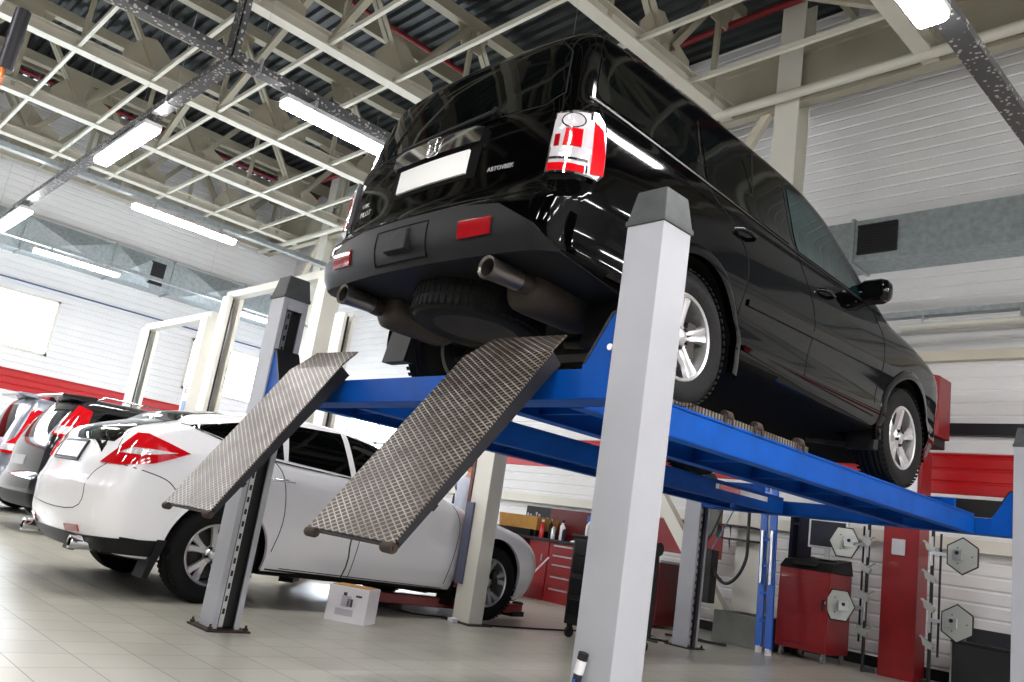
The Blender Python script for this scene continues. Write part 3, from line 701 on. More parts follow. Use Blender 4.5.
g2 = thing('suv', 'silver suv with tall red tail lamp standing at the left edge', 'car', (-13.85, 1.55, 0))
small_suv(g2, 'silver_paint', 1.9, .93, [(28, .9), (78, .88), (84, 1.1), (92, 1.62), (62, 1.66), (52, 1.15)], rails=False)
# ------------------------------------------------------------------ four-post lift under the black car
lift = thing('car_lift', 'blue and grey four-post car lift raised high with the black car on it', 'car lift', (0, 0, 0))
PW_, PD_, PH = .19, .19, 2.2
def lift_post(x0, y0, inner):          # inner: +1 slot faces +x, -1 slot faces -x
    x1 = x0+PW_; y1 = y0+PD_; t = .012; g = .038
    def X(u): return x0+u if inner > 0 else x1-u      # u measured from the outer face
    b = MB()
    pl_ = [(X(0), y0), (X(PW_), y0), (X(PW_), y0+g), (X(PW_-t), y0+g), (X(PW_-t), y0+t), (X(t), y0+t), (X(t), y1-t), (X(PW_-t), y1-t), (X(PW_-t), y1-g), (X(PW_), y1-g), (X(PW_), y1), (X(0), y1)]
    b.prism(pl_, .012, PH, 'z'); b.box(min(X(PW_-t), X(PW_)), max(X(PW_-t), X(PW_)), y0+g-.001, y1-g+.001, PH-.09, PH)
    p = b.build('post', 'post', lift, bevel=.003)
    b = MB(); b.frustum(x0-.008, x1+.008, y0-.008, y1+.008, PH-.012, PH+.012, 0); b.frustum(x0-.003, x1+.003, y0-.003, y1+.003, PH+.012, PH+.15, .022)
    b.build('post_cap', 'cap', p, bevel=.004, label=None) if False else b.build('post_cap', 'cap', p, bevel=.004)
    b = MB(); b.box(min(X(.1), X(.14)), max(X(.1), X(.14)), y0+.085, y1-.02, .02, PH-.1); b.box(min(X(.02), X(.03)), max(X(.02), X(.03)), y0+.02, y1-.02, .02, PH-.1); b.build('slide_rail', 'black', p)
    b = MB(); b.box(min(X(PW_-.02), X(PW_-.016)), max(X(PW_-.02), X(PW_-.016)), y0+.05, y0+.08, .02, PH-.1)
    b.cur = 1
    for i in range(26): b.box(min(X(PW_-.0155), X(PW_-.012)), max(X(PW_-.0155), X(PW_-.012)), y0+.058, y0+.072, .1+i*.078, .135+i*.078)
    b.build('lock_ladder', ['steel', 'black'], p)
    b = MB(); b.box(x0-.06, x1+.06, y0-.05, y1+.05, 0, .012)
    for bx in (x0-.035, x1+.035):
        for by in (y0-.025, y1+.025): b.lathe([(.016, .012), (.016, .028), (0, .028)], (bx, by, 0), 'z', 6); b.tube([(bx, by, .02), (bx, by, .045)], .008, 8)
    b.build('base_plate', 'rust', p)
    return p
pRR = lift_post(-.189, 0, -1); pRL = lift_post(-3.341, 0, 1); lift_post(-.189, 5.17, -1); lift_post(-3.341, 5.17, 1)
RX = (-1.06, -.47); LX = (-2.80, -2.20); ZT = 1.597; ZB = 1.452
def crossbeam(y0, back):
    b = MB(); b.box(-3.30, -.04, y0+.03, y0+.16, ZB+.005, ZT-.012); b.box(-3.14, -.2, y0+.015, y0+.175, ZB-.004, ZB+.004)
    c = b.build('crossbeam', 'blue', lift, bevel=.006)
    for sg, xe in ((1, -.15), (-1, -3.191)):
        b = MB(); x = xe
        for yy in (y0+.012, y0+.162):
            b.prism([(x-sg*.20, ZB), (x, ZB), (x, 1.81), (x-sg*.065, 1.81), (x-sg*.19, 1.60), (x-sg*.20, 1.60)], yy, yy+.014, 'y')
        g = b.build('end_bracket', 'blue', c)
        b = MB(); b.bar((x-sg*.192, y0+.095, 1.603), (x-sg*.068, y0+.095, 1.813), .172, .012); b.bar((x-sg*.068, y0+.095, 1.816), (x, y0+.095, 1.816), .172, .012)
        b.build('bracket_edge', 'dark_steel', g)
    if not back:
        b = MB()
        b.lathe([(0, 0), (.014, 0), (.014, .01), (0, .01)], (-.205, y0+.001, 1.665), 'y', 14); b.build('bolt', 'boxwhite', c)
    return c
crossbeam(0, False); crossbeam(5.17, True)
def runway(x0, x1, rail_side):
    b = MB(); y0, y1 = .19, 5.16
    b.box(x0, x1, y0, y1, ZT-.008, ZT); b.box(x0, x0+.008, y0, y1, ZB, ZT); b.box(x1-.008, x1, y0, y1, ZB, ZT)
    b.box(x0, x0+.09, y0, y1, ZB-.006, ZB); b.box(x1-.09, x1, y0, y1, ZB-.006, ZB)
    for i in range(7): b.box(x0+.01, x1-.01, y0+.3+i*.7, y0+.32+i*.7, ZB+.03, ZT-.01)
    for xx in (x0, x1-.012): b.box(xx, xx+.012, y0, y1, ZT, ZT+.014)
    r = b.build('runway', 'blue', lift, bevel=.002)
    b = MB(); xr = x1-.04 if rail_side > 0 else x0+.01
    b.box(xr, xr+.035, .75, 2.25, ZT+.001, ZT+.048); b.build('jack_rail', 'tread', r)
    for yy in (1.35, 1.66, 2.15):
        b = MB(); b.lathe([(0, -.03), (.025, -.03), (.025, .03), (0, .03)], (xr+.022, yy, ZT+.06), 'y', 14); b.box(xr-.006, xr+.042, yy-.045, yy-.032, ZT, ZT+.06); b.box(xr-.006, xr+.042, yy+.032, yy+.045, ZT, ZT+.06)
        b.build('roller', 'rust', r, smooth=40)
    b = MB(); b.box(x0+.06, x1-.06, 4.86, 4.9, ZT, ZT+.1); b.build('wheel_stop', 'blue', r)
    return r
rr_ = runway(*RX, 1); lr_ = runway(*LX, -1)
b = MB(); b.box(LX[1]+.0005, LX[1]+.003, 3.95, 4.85, 1.53, 1.575); b.build('warning_strip', 'boxwhite', lr_)
b = MB(); b.box(LX[1]+.003, LX[1]+.0045, 4.0, 4.35, 1.53, 1.575); b.build('warning_strip', 'red_lens', lr_, )
b = MB(); b.box(-2.55, -2.54+.2, 5.158, 5.167, 1.5, 1.56); b.build('maker_label', 'plate_grey', lift)
def ramp(x0, x1, ylow, zlow, y=-.025, z=1.655, s0=0.):
    """a sheet hinged at the lift end that hangs down towards the floor, with a wheel-stop flap at its top"""
    w = x1-x0; xc = (x0+x1)/2; L = math.hypot(y-ylow, z-zlow); a = math.atan2(z-zlow, y-ylow)
    b = MB(); b.box(-w/2, w/2, 0, L, -.005, .004)
    r = b.build('ramp', 'tread', lift); r.location = (xc, ylow, zlow); r.rotation_euler = (a, 0, 0)
    f = MB()
    for s_ in (-1, 1):
        xx = s_*(w/2-.004)
        f.prism([(.0, -.03), (L, -.075), (L, -.004), (0, -.004)], xx-.004, xx+.004, 'x')
    for i in range(1, 5): f.bar((-w/2+.01, L*i/5, -.03), (w/2-.01, L*i/5, -.03), .03, .045)
    f.bar((-w/2, .005, -.012), (w/2, .005, -.012), .02, .018)
    f.build('ramp_flange', 'dark_steel', r)
    for s_ in (-1, 1):
        q = MB(); q.lathe([(0, -.034), (.018, -.034), (.021, -.026), (.021, .026), (.018, .034), (0, .034)], (s_*(w/2-.03), -.012, -.012), 'x', 18)
        q.lathe([(0, .03), (.009, .03), (.009, .042), (0, .042)], (s_*(w/2-.03), -.012, -.012), 'x', 12)
        q.build('roller', 'rust', r, smooth=40)
    q = MB(); q.hexa([(-w/2, L, -.005), (w/2-.01, L, -.005), (w/2-.06, L+.17, -.045), (-w/2+.03, L+.2, -.05), (-w/2, L, .003), (w/2-.01, L, .003), (w/2-.06, L+.17, -.037), (-w/2+.03, L+.2, -.042)])
    q.build('stop_flap', 'tread', r)
    return r
ramp(-1.10, -.50, -.685, .765); ramp(-2.80, -2.20, -.61, .742)
# black spray-nozzle handle clipped on the near post
bt = thing('wire_brush', 'black brush with white collar and blue stripe against the nearest post', 'brush', (-.155, -.03, .385))
b = MB(); b.tube([(0, 0, -.22), (.012, 0, -.1), (.03, 0, .02)], [.014, .02, .016], 12); b.build('grip', 'navy', bt, smooth=50)
b = MB(); b.tube([(.03, 0, .02), (.04, 0, .07)], .019, 12); b.build('collar', 'boxwhite', bt, smooth=50)
b = MB(); b.tube([(.04, 0, .07), (.045, 0, .095)], .02, 12); b.build('head', 'black', bt, smooth=50)
b = MB(); b.tube([(.018, -.017, -.1), (.028, -.016, .0)], .005, 8); b.build('stripe', 'blue_bright', bt)
# ------------------------------------------------------------------ two-post lifts
def two_post(xl, xr, y, H, label, w=.27, d=.27, bar=True, pad=False, red=.5):
    t = thing('two_post_lift', label, 'car lift', (0, 0, 0))
    for x0, inner in ((xl, 1), (xr-w, -1)):
        x1 = x0+w; th = .012; g = .07 if d > .2 else .045; y0 = y; y1 = y+d
        def X(u): return x0+u if inner > 0 else x1-u
        b = MB(); b.prism([(X(0), y0), (X(w), y0), (X(w), y0+g), (X(w-th), y0+g), (X(w-th), y0+th), (X(th), y0+th), (X(th), y1-th), (X(w-th), y1-th), (X(w-th), y1-g), (X(w), y1-g), (X(w), y1), (X(0), y1)], 0, H, 'z')
        p = b.build('column', 'cream_white', t, bevel=.004)
        xa, xb = sorted((X(.05), X(w-.04)))
        b = MB(); b.tube([((xa+xb)/2, y+d*.55, .3), ((xa+xb)/2, y+d*.55, H-.15)], .03, 12); b.build('hydraulic_ram', 'steel', p, smooth=50)
        b = MB(); b.box(*sorted((X(w-.012), X(w+.0))), y+g+.01, y+g+.03, .4, H-.05); b.build('cable', 'black', p)
        b = MB(); b.box(xa, xb, y+.03, y+d-.03, .1, .1+.9); b.build('carriage', 'red', p)
        b = MB(); b.box(*sorted((X(w-.02), X(w+.03))), y+d*.35, y+d*.65, red, red+1.1); b.build('red_guard', 'red_lens', p)
        b = MB(); b.box(x0-.08, x1+.08, y0-.06, y1+.06, 0, .012)
        b.build('base_plate', 'rust', p)
    if bar:
        b = MB(); b.box(xl, xr, y+.06, y+d-.06, H-.02, H+.1); b.build('top_bar', 'cream_white', t, bevel=.004)
    return t
tA = two_post(-15.35, -12.2, 3.1, 3.75, 'cream two-post lift farthest left, with red lettering up its near column')
tB = two_post(-11.75, -8.3, 3.1, 4.05, 'taller cream two-post lift just left of the rear left lift post')
tC = two_post(-7.45, -3.95, 2.85, 3.3, 'white two-post lift whose near column stands beside the white car front door', bar=False, d=.17, w=.24)
b = MB(); b.box(-4.21, -4.11, 2.825, 2.848, .34, 1.10); b.build('door_pad', mat('pad_grey', (96, 98, 120), .8), tC)
b = MB(); b.box(-4.232, -4.192, 2.84, 2.88, .3, 2.6); b.build('edge_strip', 'red_dark', tC)
for (px_, py_, qx, qy) in ((-4.35, 3.1, -4.75, 2.0), (-4.35, 3.1, -4.55, 4.05), (-7.2, 3.1, -6.0, 2.1), (-7.2, 3.1, -6.1, 4.0)):
    a = MB(); a.bar((px_, py_, .13), (qx, qy, .11), .13, .09); m_ = a.build('swing_arm', 'red', tC, bevel=.006)
    a = MB(); a.lathe([(0, .15), (.06, .15), (.06, .17), (.045, .18), (0, .18)], (qx, qy, 0), 'z', 20); a.tube([(qx, qy, .1), (qx, qy, .16)], .025, 10); a.build('lift_pad', 'black', m_, smooth=50)
    a = MB(); a.bar((px_+(qx-px_)*.8, py_+(qy-py_)*.8, .06), (qx+(qx-px_)*.03, qy+(qy-py_)*.03, .06), .15, .05); a.build('arm_foot', 'black_plastic', m_)
a = MB(); a.box(-4.1, -4.03, 2.72, 2.79, 0.0, .04); a.build('floor_socket', 'boxwhite', tC, bevel=.004)
# red lettering strip on the right column of lift B, right letters vertical
for z_, tt, mm in ((2.3, 'ROMI', 'red'),):
    text(tA, 'lettering', tt, .16, Matrix(((0, 0, 1, 0), (1, 0, 0, 0), (0, 1, 0, 0), (0, 0, 0, 1))), mm)
    o = [c for c in tA.children if c.name.startswith('lettering')][-1]
    o.matrix_local = Matrix.Translation((-12.33, 3.094, 2.55)) @ Euler((PI/2, -PI/2, 0)).to_matrix().to_4x4()
b = MB(); b.box(-12.38, -12.24, 3.09, 3.099, 2.0, 2.22); b.build('sticker', mat('sticker_blue', (110, 140, 200), .5), tA)
# ------------------------------------------------------------------ hall
XW, YW, XE, YE, ZR = -19.0, 7.9, 8.0, -9.0, 9.2
def structure(o): return tag(o, kind='structure')
b = MB(); b.box(XW, XE, YE, YW, -.1, 0); structure(b.build('floor', 'floor'))
M['siding'] = mat('siding_white', (234, 234, 236), .5, noise=.04, nscale=1.5)
M['siding_red'] = mat('siding_red', (188, 16, 24), .4, noise=.06, nscale=2)
def siding(name, a, c, n, z0, z1, m, pitch=.15, off=0):
    """horizontal ribbed sheet between ground points a and c, n the inward normal"""
    a = Vector(a); c = Vector(c); n = Vector(n); b = MB(); z = z0; pts = []
    while z < z1-1e-6:
        e = min(z+pitch, z1)
        pts += [(z, off), (min(z+.012, e), off+.014), (max(e-.028, z+.012), off+.014), (max(e-.012, z+.012), off)]; z = e
    pts.append((z1, off)); vs = []
    for z_, d in pts:
        for p in (a, c): q = p+n*d; vs.append((q.x, q.y, z_))
    fs = [(2*i, 2*i+1, 2*i+3, 2*i+2) for i in range(len(pts)-1)]
    b.add(vs, fs)
    for (p, s_) in ((a, -1), (c, 1)): pass
    vs = [(p.x-n.x*.08+n.x*k, p.y-n.y*.08+n.y*k, z_) for p in (a, c) for k in (0, .08) for z_ in (z0, z1)]
    b.add(vs, [(0, 1, 5, 4), (0, 1, 3, 2), (4, 5, 7, 6), (1, 3, 7, 5), (0, 2, 6, 4)])
    return b.build(name, m)
# front wall (far end), split in bands; the red band is a paint band of its own sheet
def wall_banded(name, a, c, n, zs):
    root = None
    for i, (z0, z1, m) in enumerate(zs):
        o = siding(name if root is None else 'red_band' if 'red' in m else 'siding_sheet', a, c, n, z0, z1, m)
        if root is None: root = structure(o)
        else: o.parent = root
    return root
wf = wall_banded('wall_front', (XW, YW, 0), (XE, YW, 0), (0, -1, 0), [(0, 2.08, 'siding'), (2.08, 2.56, 'siding_red'), (2.56, ZR, 'siding')])
# left wall; two glowing panes added where it washes out to white
def left_piece(y0, y1, z0, z1, m='siding'): return siding('siding_sheet', (XW, y0, 0), (XW, y1, 0), (1, 0, 0), z0, z1, m)
wl = siding('wall_left', (XW, YE, 0), (XW, YW, 0), (1, 0, 0), 0, 2.25, 'siding'); structure(wl)
o = left_piece(YE, YW, 2.25, 2.72, 'siding_red'); o.name = 'red_band'; o.parent = wl
for q in ((YE, YW, 2.72, 3.15), (YE, YW, 4.45, ZR), (2.4, 5.55, 3.15, 4.45)): left_piece(*q).parent = wl
M['pane_glow'] = mat('glowing_pane', (235, 245, 255), .3, emit=7.0)
for i, (y0, y1) in enumerate(((-6.0, 2.4), (5.55, 7.7))):
    b = MB(); b.box(XW-.05, XW-.04, y0, y1, 3.15, 4.45); w_ = structure(b.build('window_%d' % (i+1), 'pane_glow'))  # first glowing pane stands in for washed-out siding, second for a bright gate
    b = MB()
    for yy in (y0, y1-.06): b.box(XW-.06, XW+.04, yy, yy+.06, 3.15, 4.45)
    for zz in (3.15, 4.39): b.box(XW-.06, XW+.04, y0, y1, zz, zz+.06)
    k = y0+1.4
    while k < y1-.5: b.box(XW-.05, XW+.02, k, k+.04, 3.15, 4.45); k += 1.4
    b.build('window_frame', 'cream_white', w_)
# glowing pane at the far left of the end wall
b = MB(); b.box(-14.6, -11.0, YW-.05, YW-.02, 1.6, 3.6); d_ = structure(b.build('window_3', 'pane_glow'))
b = MB()
for x_ in (-14.6, -13.4, -12.2, -11.06): b.box(x_, x_+.06, YW-.08, YW-.01, 1.6, 3.6)
for z_ in (1.6, 2.3, 3.54): b.box(-14.6, -11.0, YW-.08, YW-.01, z_, z_+.06)
b.build('window_frame', 'galv', d_)
structure(siding('wall_right', (XE, YE, 0), (XE, YW, 0), (-1, 0, 0), 0, ZR, mat('siding_dim', (190, 190, 190), .6)))
structure(siding('wall_back', (XW, YE, 0), (XE, YE, 0), (0, 1, 0), 0, ZR, mat('siding_dim_back', (46, 46, 48), .6)))  # unseen wall; white siding toned dark so the black car reflects little
# roof deck: trapezoidal sheet, ribs along X
M['deck'] = mat('roof_deck', (64, 68, 70), .45, .4, noise=.2, nscale=3)
b = MB(); y = YE; vs = []; pr = []
while y < YW: pr += [(y, ZR), (y+.09, ZR), (y+.12, ZR+.07), (y+.19, ZR+.07), (y+.22, ZR)]; y += .22
for y_, z_ in pr: vs += [(XW, y_, z_), (XE, y_, z_)]
b.add(vs, [(2*i, 2*i+1, 2*i+3, 2*i+2) for i in range(len(pr)-1)]); b.box(XW, XE, YE, YW, ZR+.1, ZR+.2)
structure(b.build('ceiling', 'deck'))
# ledges on the end wall
b = MB(); b.box(XW, XE, YW-.14, YW-.015, 1.44, 1.58); structure(b.build('trim_1', 'cream_white', bevel=.004))
b = MB(); b.box(-3.0, XE, YW-.10, YW-.016, 2.76, 2.9); structure(b.build('trim_2', 'dark_steel'))
b = MB(); b.box(-3.2, XE, YW-.12, YW-.016, 3.66, 3.78); structure(b.build('trim_3', 'cream'))
b = MB(); b.box(XW, XE, YW-.05, YW, 0, .12); structure(b.build('baseboard_front', 'black'))
# ------------------------------------------------------------------ steel frame
ZC = 7.15; ZTOP = 8.85
def truss(x, y0, y1, label, off=0, red=False):
    t = thing('roof_truss', label, 'roof truss', (0, 0, 0))
    b = MB(); b.box(x-.1, x+.1, y0, y1, ZC, ZC+.03); b.box(x-.012, x+.012, y0, y1, ZC+.03, ZC+.22); b.box(x-.1, x+.1, y0, y1, ZC+.19, ZC+.215)
    b.build('bottom_chord', 'roof_white', t)
    b = MB(); b.box(x-.09, x+.09, y0, y1, ZTOP, ZTOP+.2); b.build('top_chord', 'roof_cream', t)
    p = 2.3; y = y0+off; i = 0; br = MB()
    while y < y1-.1:
        # gusset plate at the bottom node
        g = MB(); g.prism([(y-.55, ZC+.216), (y+.55, ZC+.216), (y+.55, ZC+.4), (y+.2, ZC+.55), (y-.1, ZC+.8), (y-.3, ZC+.75), (y-.55, ZC+.4)], x-.012, x+.012, 'x')
        g.build('gusset_plate', 'roof_cream', t)
        g = MB(); yy = y+p/2
        g.prism([(yy-.35, ZTOP+.05), (yy+.35, ZTOP+.05), (yy+.2, ZTOP-.35), (yy-.2, ZTOP-.35)], x-.012, x+.012, 'x')
        g.build('gusset_plate', 'roof_cream', t)
        for s_ in (-1, 1):
            for q in (-.06, .06):
                if y+s_*p/2 > y1 or y+s_*p/2 < y0: continue
                d = MB(); d.angle((x+q, y+s_*.1, ZC+.3), (x+q, y+s_*(p/2-.05), ZTOP), .09, .008, flip=1 if q > 0 else -1); d.build('diagonal', 'roof_cream', t)
        d = MB(); d.bar((x, y+p/2, ZC+.1), (x, y+p/2, ZTOP), .07, .07); d.build('web_post', 'roof_cream', t)
        y += p
    return t
LB = ['above the tube light at the top right', 'crossing over the black suv roof', 'passing behind the black suv tailgate', 'running in front of the hanging tray junction', 'left of the tray junction, with large gusset plates', 'second from the left wall', 'closest to the left wall']
for i, (x, y1) in enumerate(((-1.62, 6.9), (-4.45, 6.9), (-8.2, 6.9), (-11.9, 6.9), (-14.7, 6.9), (-17.1, 6.9), (-18.6, 6.9))):
    truss(x, YE+.2, y1, 'cream steel roof truss '+LB[i], off=[.6, .2, .9, .75, .4, .1, .6][i] % 2.3)
truss(1.5, YE+.2, 6.9, 'cream steel roof truss farthest to the right', off=.5)
# light bracing tubes along X at the level of the bottom chords
for k in range(-5, 6):
    y = 1.12+1.16*k
    if y > 6.3: continue
    b = MB(); b.bar((XW+.3, y, ZC+.05), (XE-.3, y, ZC+.11), .055, .07); o = b.build('bracing_tube', 'roof_white')
    tag(o, 'slim cream bracing tube crossing beneath all the roof trusses', 'brace', 'bracing tubes under the roof trusses')
# purlins under the deck
for i, x in enumerate((-17.6, -13.3, -9.9, -6.3, -3.1, -.2)):
    b = MB(); b.box(x-.05, x+.05, YE+.1, YW-.1, ZTOP+.06, ZR-.01); o = b.build('purlin', 'roof_cream'); tag(o, 'cream purlin directly beneath the dark corrugated roof deck', 'beam', 'purlins under the roof deck')
# crosswise diagonals between trusses
pairs = [(-1.62, -4.45), (-4.45, -8.2), (-8.2, -11.9), (-11.9, -14.7)]
for i, (xa, xb) in enumerate(pairs):
    for y, (za, zb) in ((-1.2, (ZC+.15, ZTOP)), (2.28, (ZTOP, ZC+.15)), (5.76, (ZC+.15, ZTOP))):
        if True:
            b = MB(); b.bar((xa, y+.03*(za > zb), za), (xb, y+.03*(za > zb), zb), .1, .1); tag(b.build('sway_brace', 'roof_cream'), 'cream diagonal sway brace linking two neighbouring roof trusses', 'brace', 'diagonal sway braces between the trusses')
# end beam along X at the column line
b = MB(); b.box(XW+.2, XE-.2, 6.82, 6.98, ZC-.02, ZC+.1); b.box(XW+.2, XE-.2, 6.88, 6.92, ZC+.1, ZC+.75); b.box(XW+.2, XE-.2, 6.82, 6.98, ZC+.75, ZC+.85)
tag(b.build('column_beam', 'roof_cream'), 'deep cream steel beam resting along the line of columns', 'beam')
b = MB(); b.tube([(XW+.3, 6.62, ZC-.0), (XE-.3, 6.62, ZC+.0)], .07, 14); tag(b.build('duct_pipe', 'roof_white', smooth=50), 'smooth white pipe hung below the deep cream beam', 'pipe')
def column(x, lab, pl=False):
    t = thing('steel_column', lab, 'column', (x, 6.95, 0))
    b = MB(); b.box(-.18, .18, -.15, -.135, .4, 8.8); b.box(-.18, .18, .135, .15, .4, 8.8); b.box(-.008, .008, -.135, .135, .4, 8.8); b.box(-.165, -.15, -.135, .135, .4, 8.8)
    b.build('shaft', 'cream_white', t)
    b = MB(); b.box(-.3, .3, -.32, .3, 0, .36); b.build('plinth', 'concrete', t, bevel=.01)
    b = MB(); b.bar((-.15, 0, 7.5), (-1.35, 0, 5.6), .1, .12); b.build('knee_brace', 'cream', t)
    return t
column(-3.5, 'cream steel column on a grey plinth, between the tall post and the blue ladder')
column(-15.7, 'cream steel column far left, behind the rear left lift post')
# diagonal wall brace seen behind the lift
b = MB(); b.bar((-6.4, 7.2, 3.2), (-3.95, 7.2, .2), .12, .16); b.bar((-6.4, 7.13, 3.2), (-3.95, 7.13, .2), .02, .17); tag(b.build('wall_brace', 'cream_white'), 'cream diagonal brace leaning down to the grey plinth', 'brace')
# red sprinkler pipes
for x, lb in ((-8.9, 'dark red pipe running above the tube light left of the black suv'),):
    b = MB(); b.tube([(x, YE+.3, 8.55), (x, 6.8, 8.55)], .04, 12); tag(b.build('sprinkler_pipe', 'red_pipe', smooth=50), lb, 'pipe')
b = MB(); b.tube([(-16, 6.62, 8.62), (5, 6.62, 8.62)], .055, 12); tag(b.build('sprinkler_pipe', 'red_pipe', smooth=50), 'thick dark red pipe high up in front of the cream column', 'pipe')
b = MB(); b.tube([(-16.4, YE+.3, 8.3), (-16.4, 6.8, 8.3)], .04, 12); tag(b.build('sprinkler_pipe', 'red_pipe', smooth=50), 'dark red pipe near the left wall above the third chord', 'pipe')
# ------------------------------------------------------------------ ducts
def duct(name, lab, a, c, w, h, n, seams, vents, panels=()):
    t = thing(name, lab, 'air duct', (0, 0, 0)); a = Vector(a); c = Vector(c); n = Vector(n); d = (c-a).normalized()
    b = MB(); m0 = a+n*w/2; m1 = c+n*w/2; b.bar(m0, m1, w, h); du = b.build('duct_body', 'galv', t)
    for s_ in seams:
        b = MB(); p = a+d*s_+n*w/2; b.bar(p-d*.02, p+d*.02, w+.06, h+.06); b.build('duct_flange', 'galv', t)
    for s_, L in vents:
        v = MB(); p = a+d*s_+n*(w+.012); v.bar(p, p+d*L, .03, h*.62); g = v.build('vent_grille', 'black', t)
        v = MB()
        for k in range(9): v.bar(p+n*.017+Vector((0, 0, -h*.28+k*h*.07)), p+d*L+n*.017+Vector((0, 0, -h*.28+k*h*.07)), .006, .012)
        v.bar(p+n*.01+Vector((0, 0, h*.33)), p+d*L+n*.01+Vector((0, 0, h*.33)), .04, .03); v.bar(p+n*.01-Vector((0, 0, h*.33)), p+d*L+n*.01-Vector((0, 0, h*.33)), .04, .03)
        v.build('grille_frame', 'dark_steel', g)
    for s_, L in panels:       # cross-broken faces
        v = MB(); p = a+d*s_+n*(w); hh = Vector((0, 0, h/2-.02))
        c_ = p+d*L/2+n*.16
        vs = [p-hh, p+d*L-hh, p+d*L+hh, p+hh, c_]
        v.add([tuple(q) for q in vs], [(0, 1, 4), (1, 2, 4), (2, 3, 4), (3, 0, 4)]); v.build('stiffened_panel', 'galv', t)
    return t
duct('air_duct', 'galvanised air duct with dark grille along the wall behind the black suv', (-5.5, YW-.02, 5.2), (XE-.2, YW-.02, 5.2), .5, .56, (0, -1, 0), [.5, 2.78, 5.7, 8.3], [(2.85, .5)])
duct('air_duct', 'galvanised air duct with faceted panels high along the left wall', (XW+.02, YE+.2, 5.65), (XW+.02, YW-.2, 5.65), .5, .8, (1, 0, 0), [8.6, 10.0, 11.9, 13.3, 15.2], [(12.5, .6)], panels=[(7.2, 1.35), (8.65, 1.3), (10.05, 1.8), (11.95, .9), (13.65, 1.5)])
# ------------------------------------------------------------------ cable trays and tube lights
def tray(name, a, c, lab, w=.11, h=.06, m='galv'):
    t = thing(name, lab, 'cable tray', a); b = MB(); a = Vector(a); c = Vector(c); d = (c-a).normalized(); r = d.cross(Vector((0, 0, 1))).normalized(); o = a; e = c-a; a = Vector((0, 0, 0))
    b.bar(a, e, w, .006)
    for s_ in (-1, 1): b.bar(r*s_*w/2+Vector((0, 0, h/2)), e+r*s_*w/2+Vector((0, 0, h/2)), .006, h)
    b.build('channel', m, t); L = e.length; k = .9
    while k < L:
        p = d*k; b = MB(); b.tube([p+Vector((0, 0, .0)), p+Vector((0, 0, ZC+.02-o.z))], .002, 5); b.build('hanger_wire', 'galv', t); b = MB(); b.bar(p-r*w/2, p+r*w/2, .02, .02); b.bar(p+r*w/2+Vector((0, 0, 0)), p+r*w/2+Vector((0, 0, .12)), .02, .02); b.build('hanger_clip', 'steel', t); k += 3.5
    return t
ZL = 4.25
tray('cable_tray', (-13.5, -.30, 4.21), (-4.3, -.30, 4.21), 'perforated cable tray carrying two tube lights toward the left wall', m='perf', w=.12)
tray('cable_tray', (-4.33, YE+1, 4.225), (-4.33, 6.6, 4.225), 'perforated cable tray above the tube light left of the black suv', m='perf', w=.12)
b = MB(); b.box(-4.41, -4.25, -.36, -.35, 4.22, 8.0); b.box(-4.41, -4.405, -.36, -.30, 4.22, 8.0); b.box(-4.255, -4.25, -.36, -.30, 4.22, 8.0)
tag(b.build('tray_drop', 'perf'), 'perforated vertical tray hanging from the roof to the tray junction', 'cable tray')
tray('cable_tray', (-9.2, -4, 4.385), (-9.2, 6.6, 4.385), 'galvanised cable tray over the long tube light in mid left')
tray('cable_tray', (-14.6, -4, 4.605), (-14.6, 6.6, 4.605), 'galvanised cable tray over the tube light nearest the left wall')
tray('cable_tray', (.25, -6, 4.305), (.25, 6.7, 4.305), 'perforated cable tray at the top right beside the brightest tube light', m='perf', w=.14)
tray('cable_tray', (-4.8, 7.2, 4.045), (XE-.5, 7.2, 4.045), 'galvanised cable tray above the unlit tube light on the end wall')
# blue-grey conduit and rail along left wall
b = MB(); b.tube([(XW+.1, YE+1, 4.66), (XW+.1, YW-.3, 4.66)], .018, 8); tag(b.build('conduit', mat('conduit_blue', (70, 90, 130), .5), smooth=50), 'blue grey conduit fixed along the left wall above the glowing panes', 'pipe')
def tube_light(c, axis, L, label, group=None, on=True, w=.13):
    t = thing('tube_light', label, 'tube light', c, 0 if axis == 'x' else PI/2, group)
    b = MB(); b.box(-L/2, L/2, -w/2, w/2, -.0, .05); b.build('housing', 'housing', t, bevel=.012)
    b = MB(); pf = [(-w/2+.004, 0), (-w/2+.01, -.035), (-w/2+.035, -.055), (w/2-.035, -.055), (w/2-.01, -.035), (w/2-.004, 0)]
    b.prism(pf, -L/2+.015, L/2-.015, 'x'); b.build('diffuser', 'tube' if on else 'tube_off', t, bevel=.006)
    for s_ in (-1, 1): b = MB(); b.box(s_*L*.32-.015, s_*L*.32+.015, -w/2-.004, w/2+.004, .0, .1); b.build('bracket', 'steel', t)
    return t
tube_light((-6.75, -.30, 4.1), 'x', 1.5, 'bright tube light beneath the perforated tray left of the tray junction', w=.17)
tube_light((-11.3, -.30, 4.1), 'x', 1.5, 'bright tube light cut by the left edge of the picture', w=.17)
tube_light((-4.33, .92, 4.12), 'y', 1.5, 'bright tube light just left of the black suv tailgate', w=.15)
tube_light((-9.2, 1.32, 4.28), 'y', 1.45, 'long bright tube light in front of the upper left wall', w=.15)
tube_light((-14.6, 1.45, 4.5), 'y', 1.5, 'bright tube light lowest at the left, in front of the faceted duct', w=.16)
tube_light((.25, 1.25, 4.2), 'y', 1.5, 'brightest tube light at the top right corner under its tray', w=.2)
tube_light((-9.2, 4.6, 4.28), 'y', 1.5, 'tube light glimpsed behind the rear left lift post')
tube_light((-14.6, 5.2, 4.5), 'y', 1.5, 'small tube light glimpsed beside the cream column behind the left ramp')
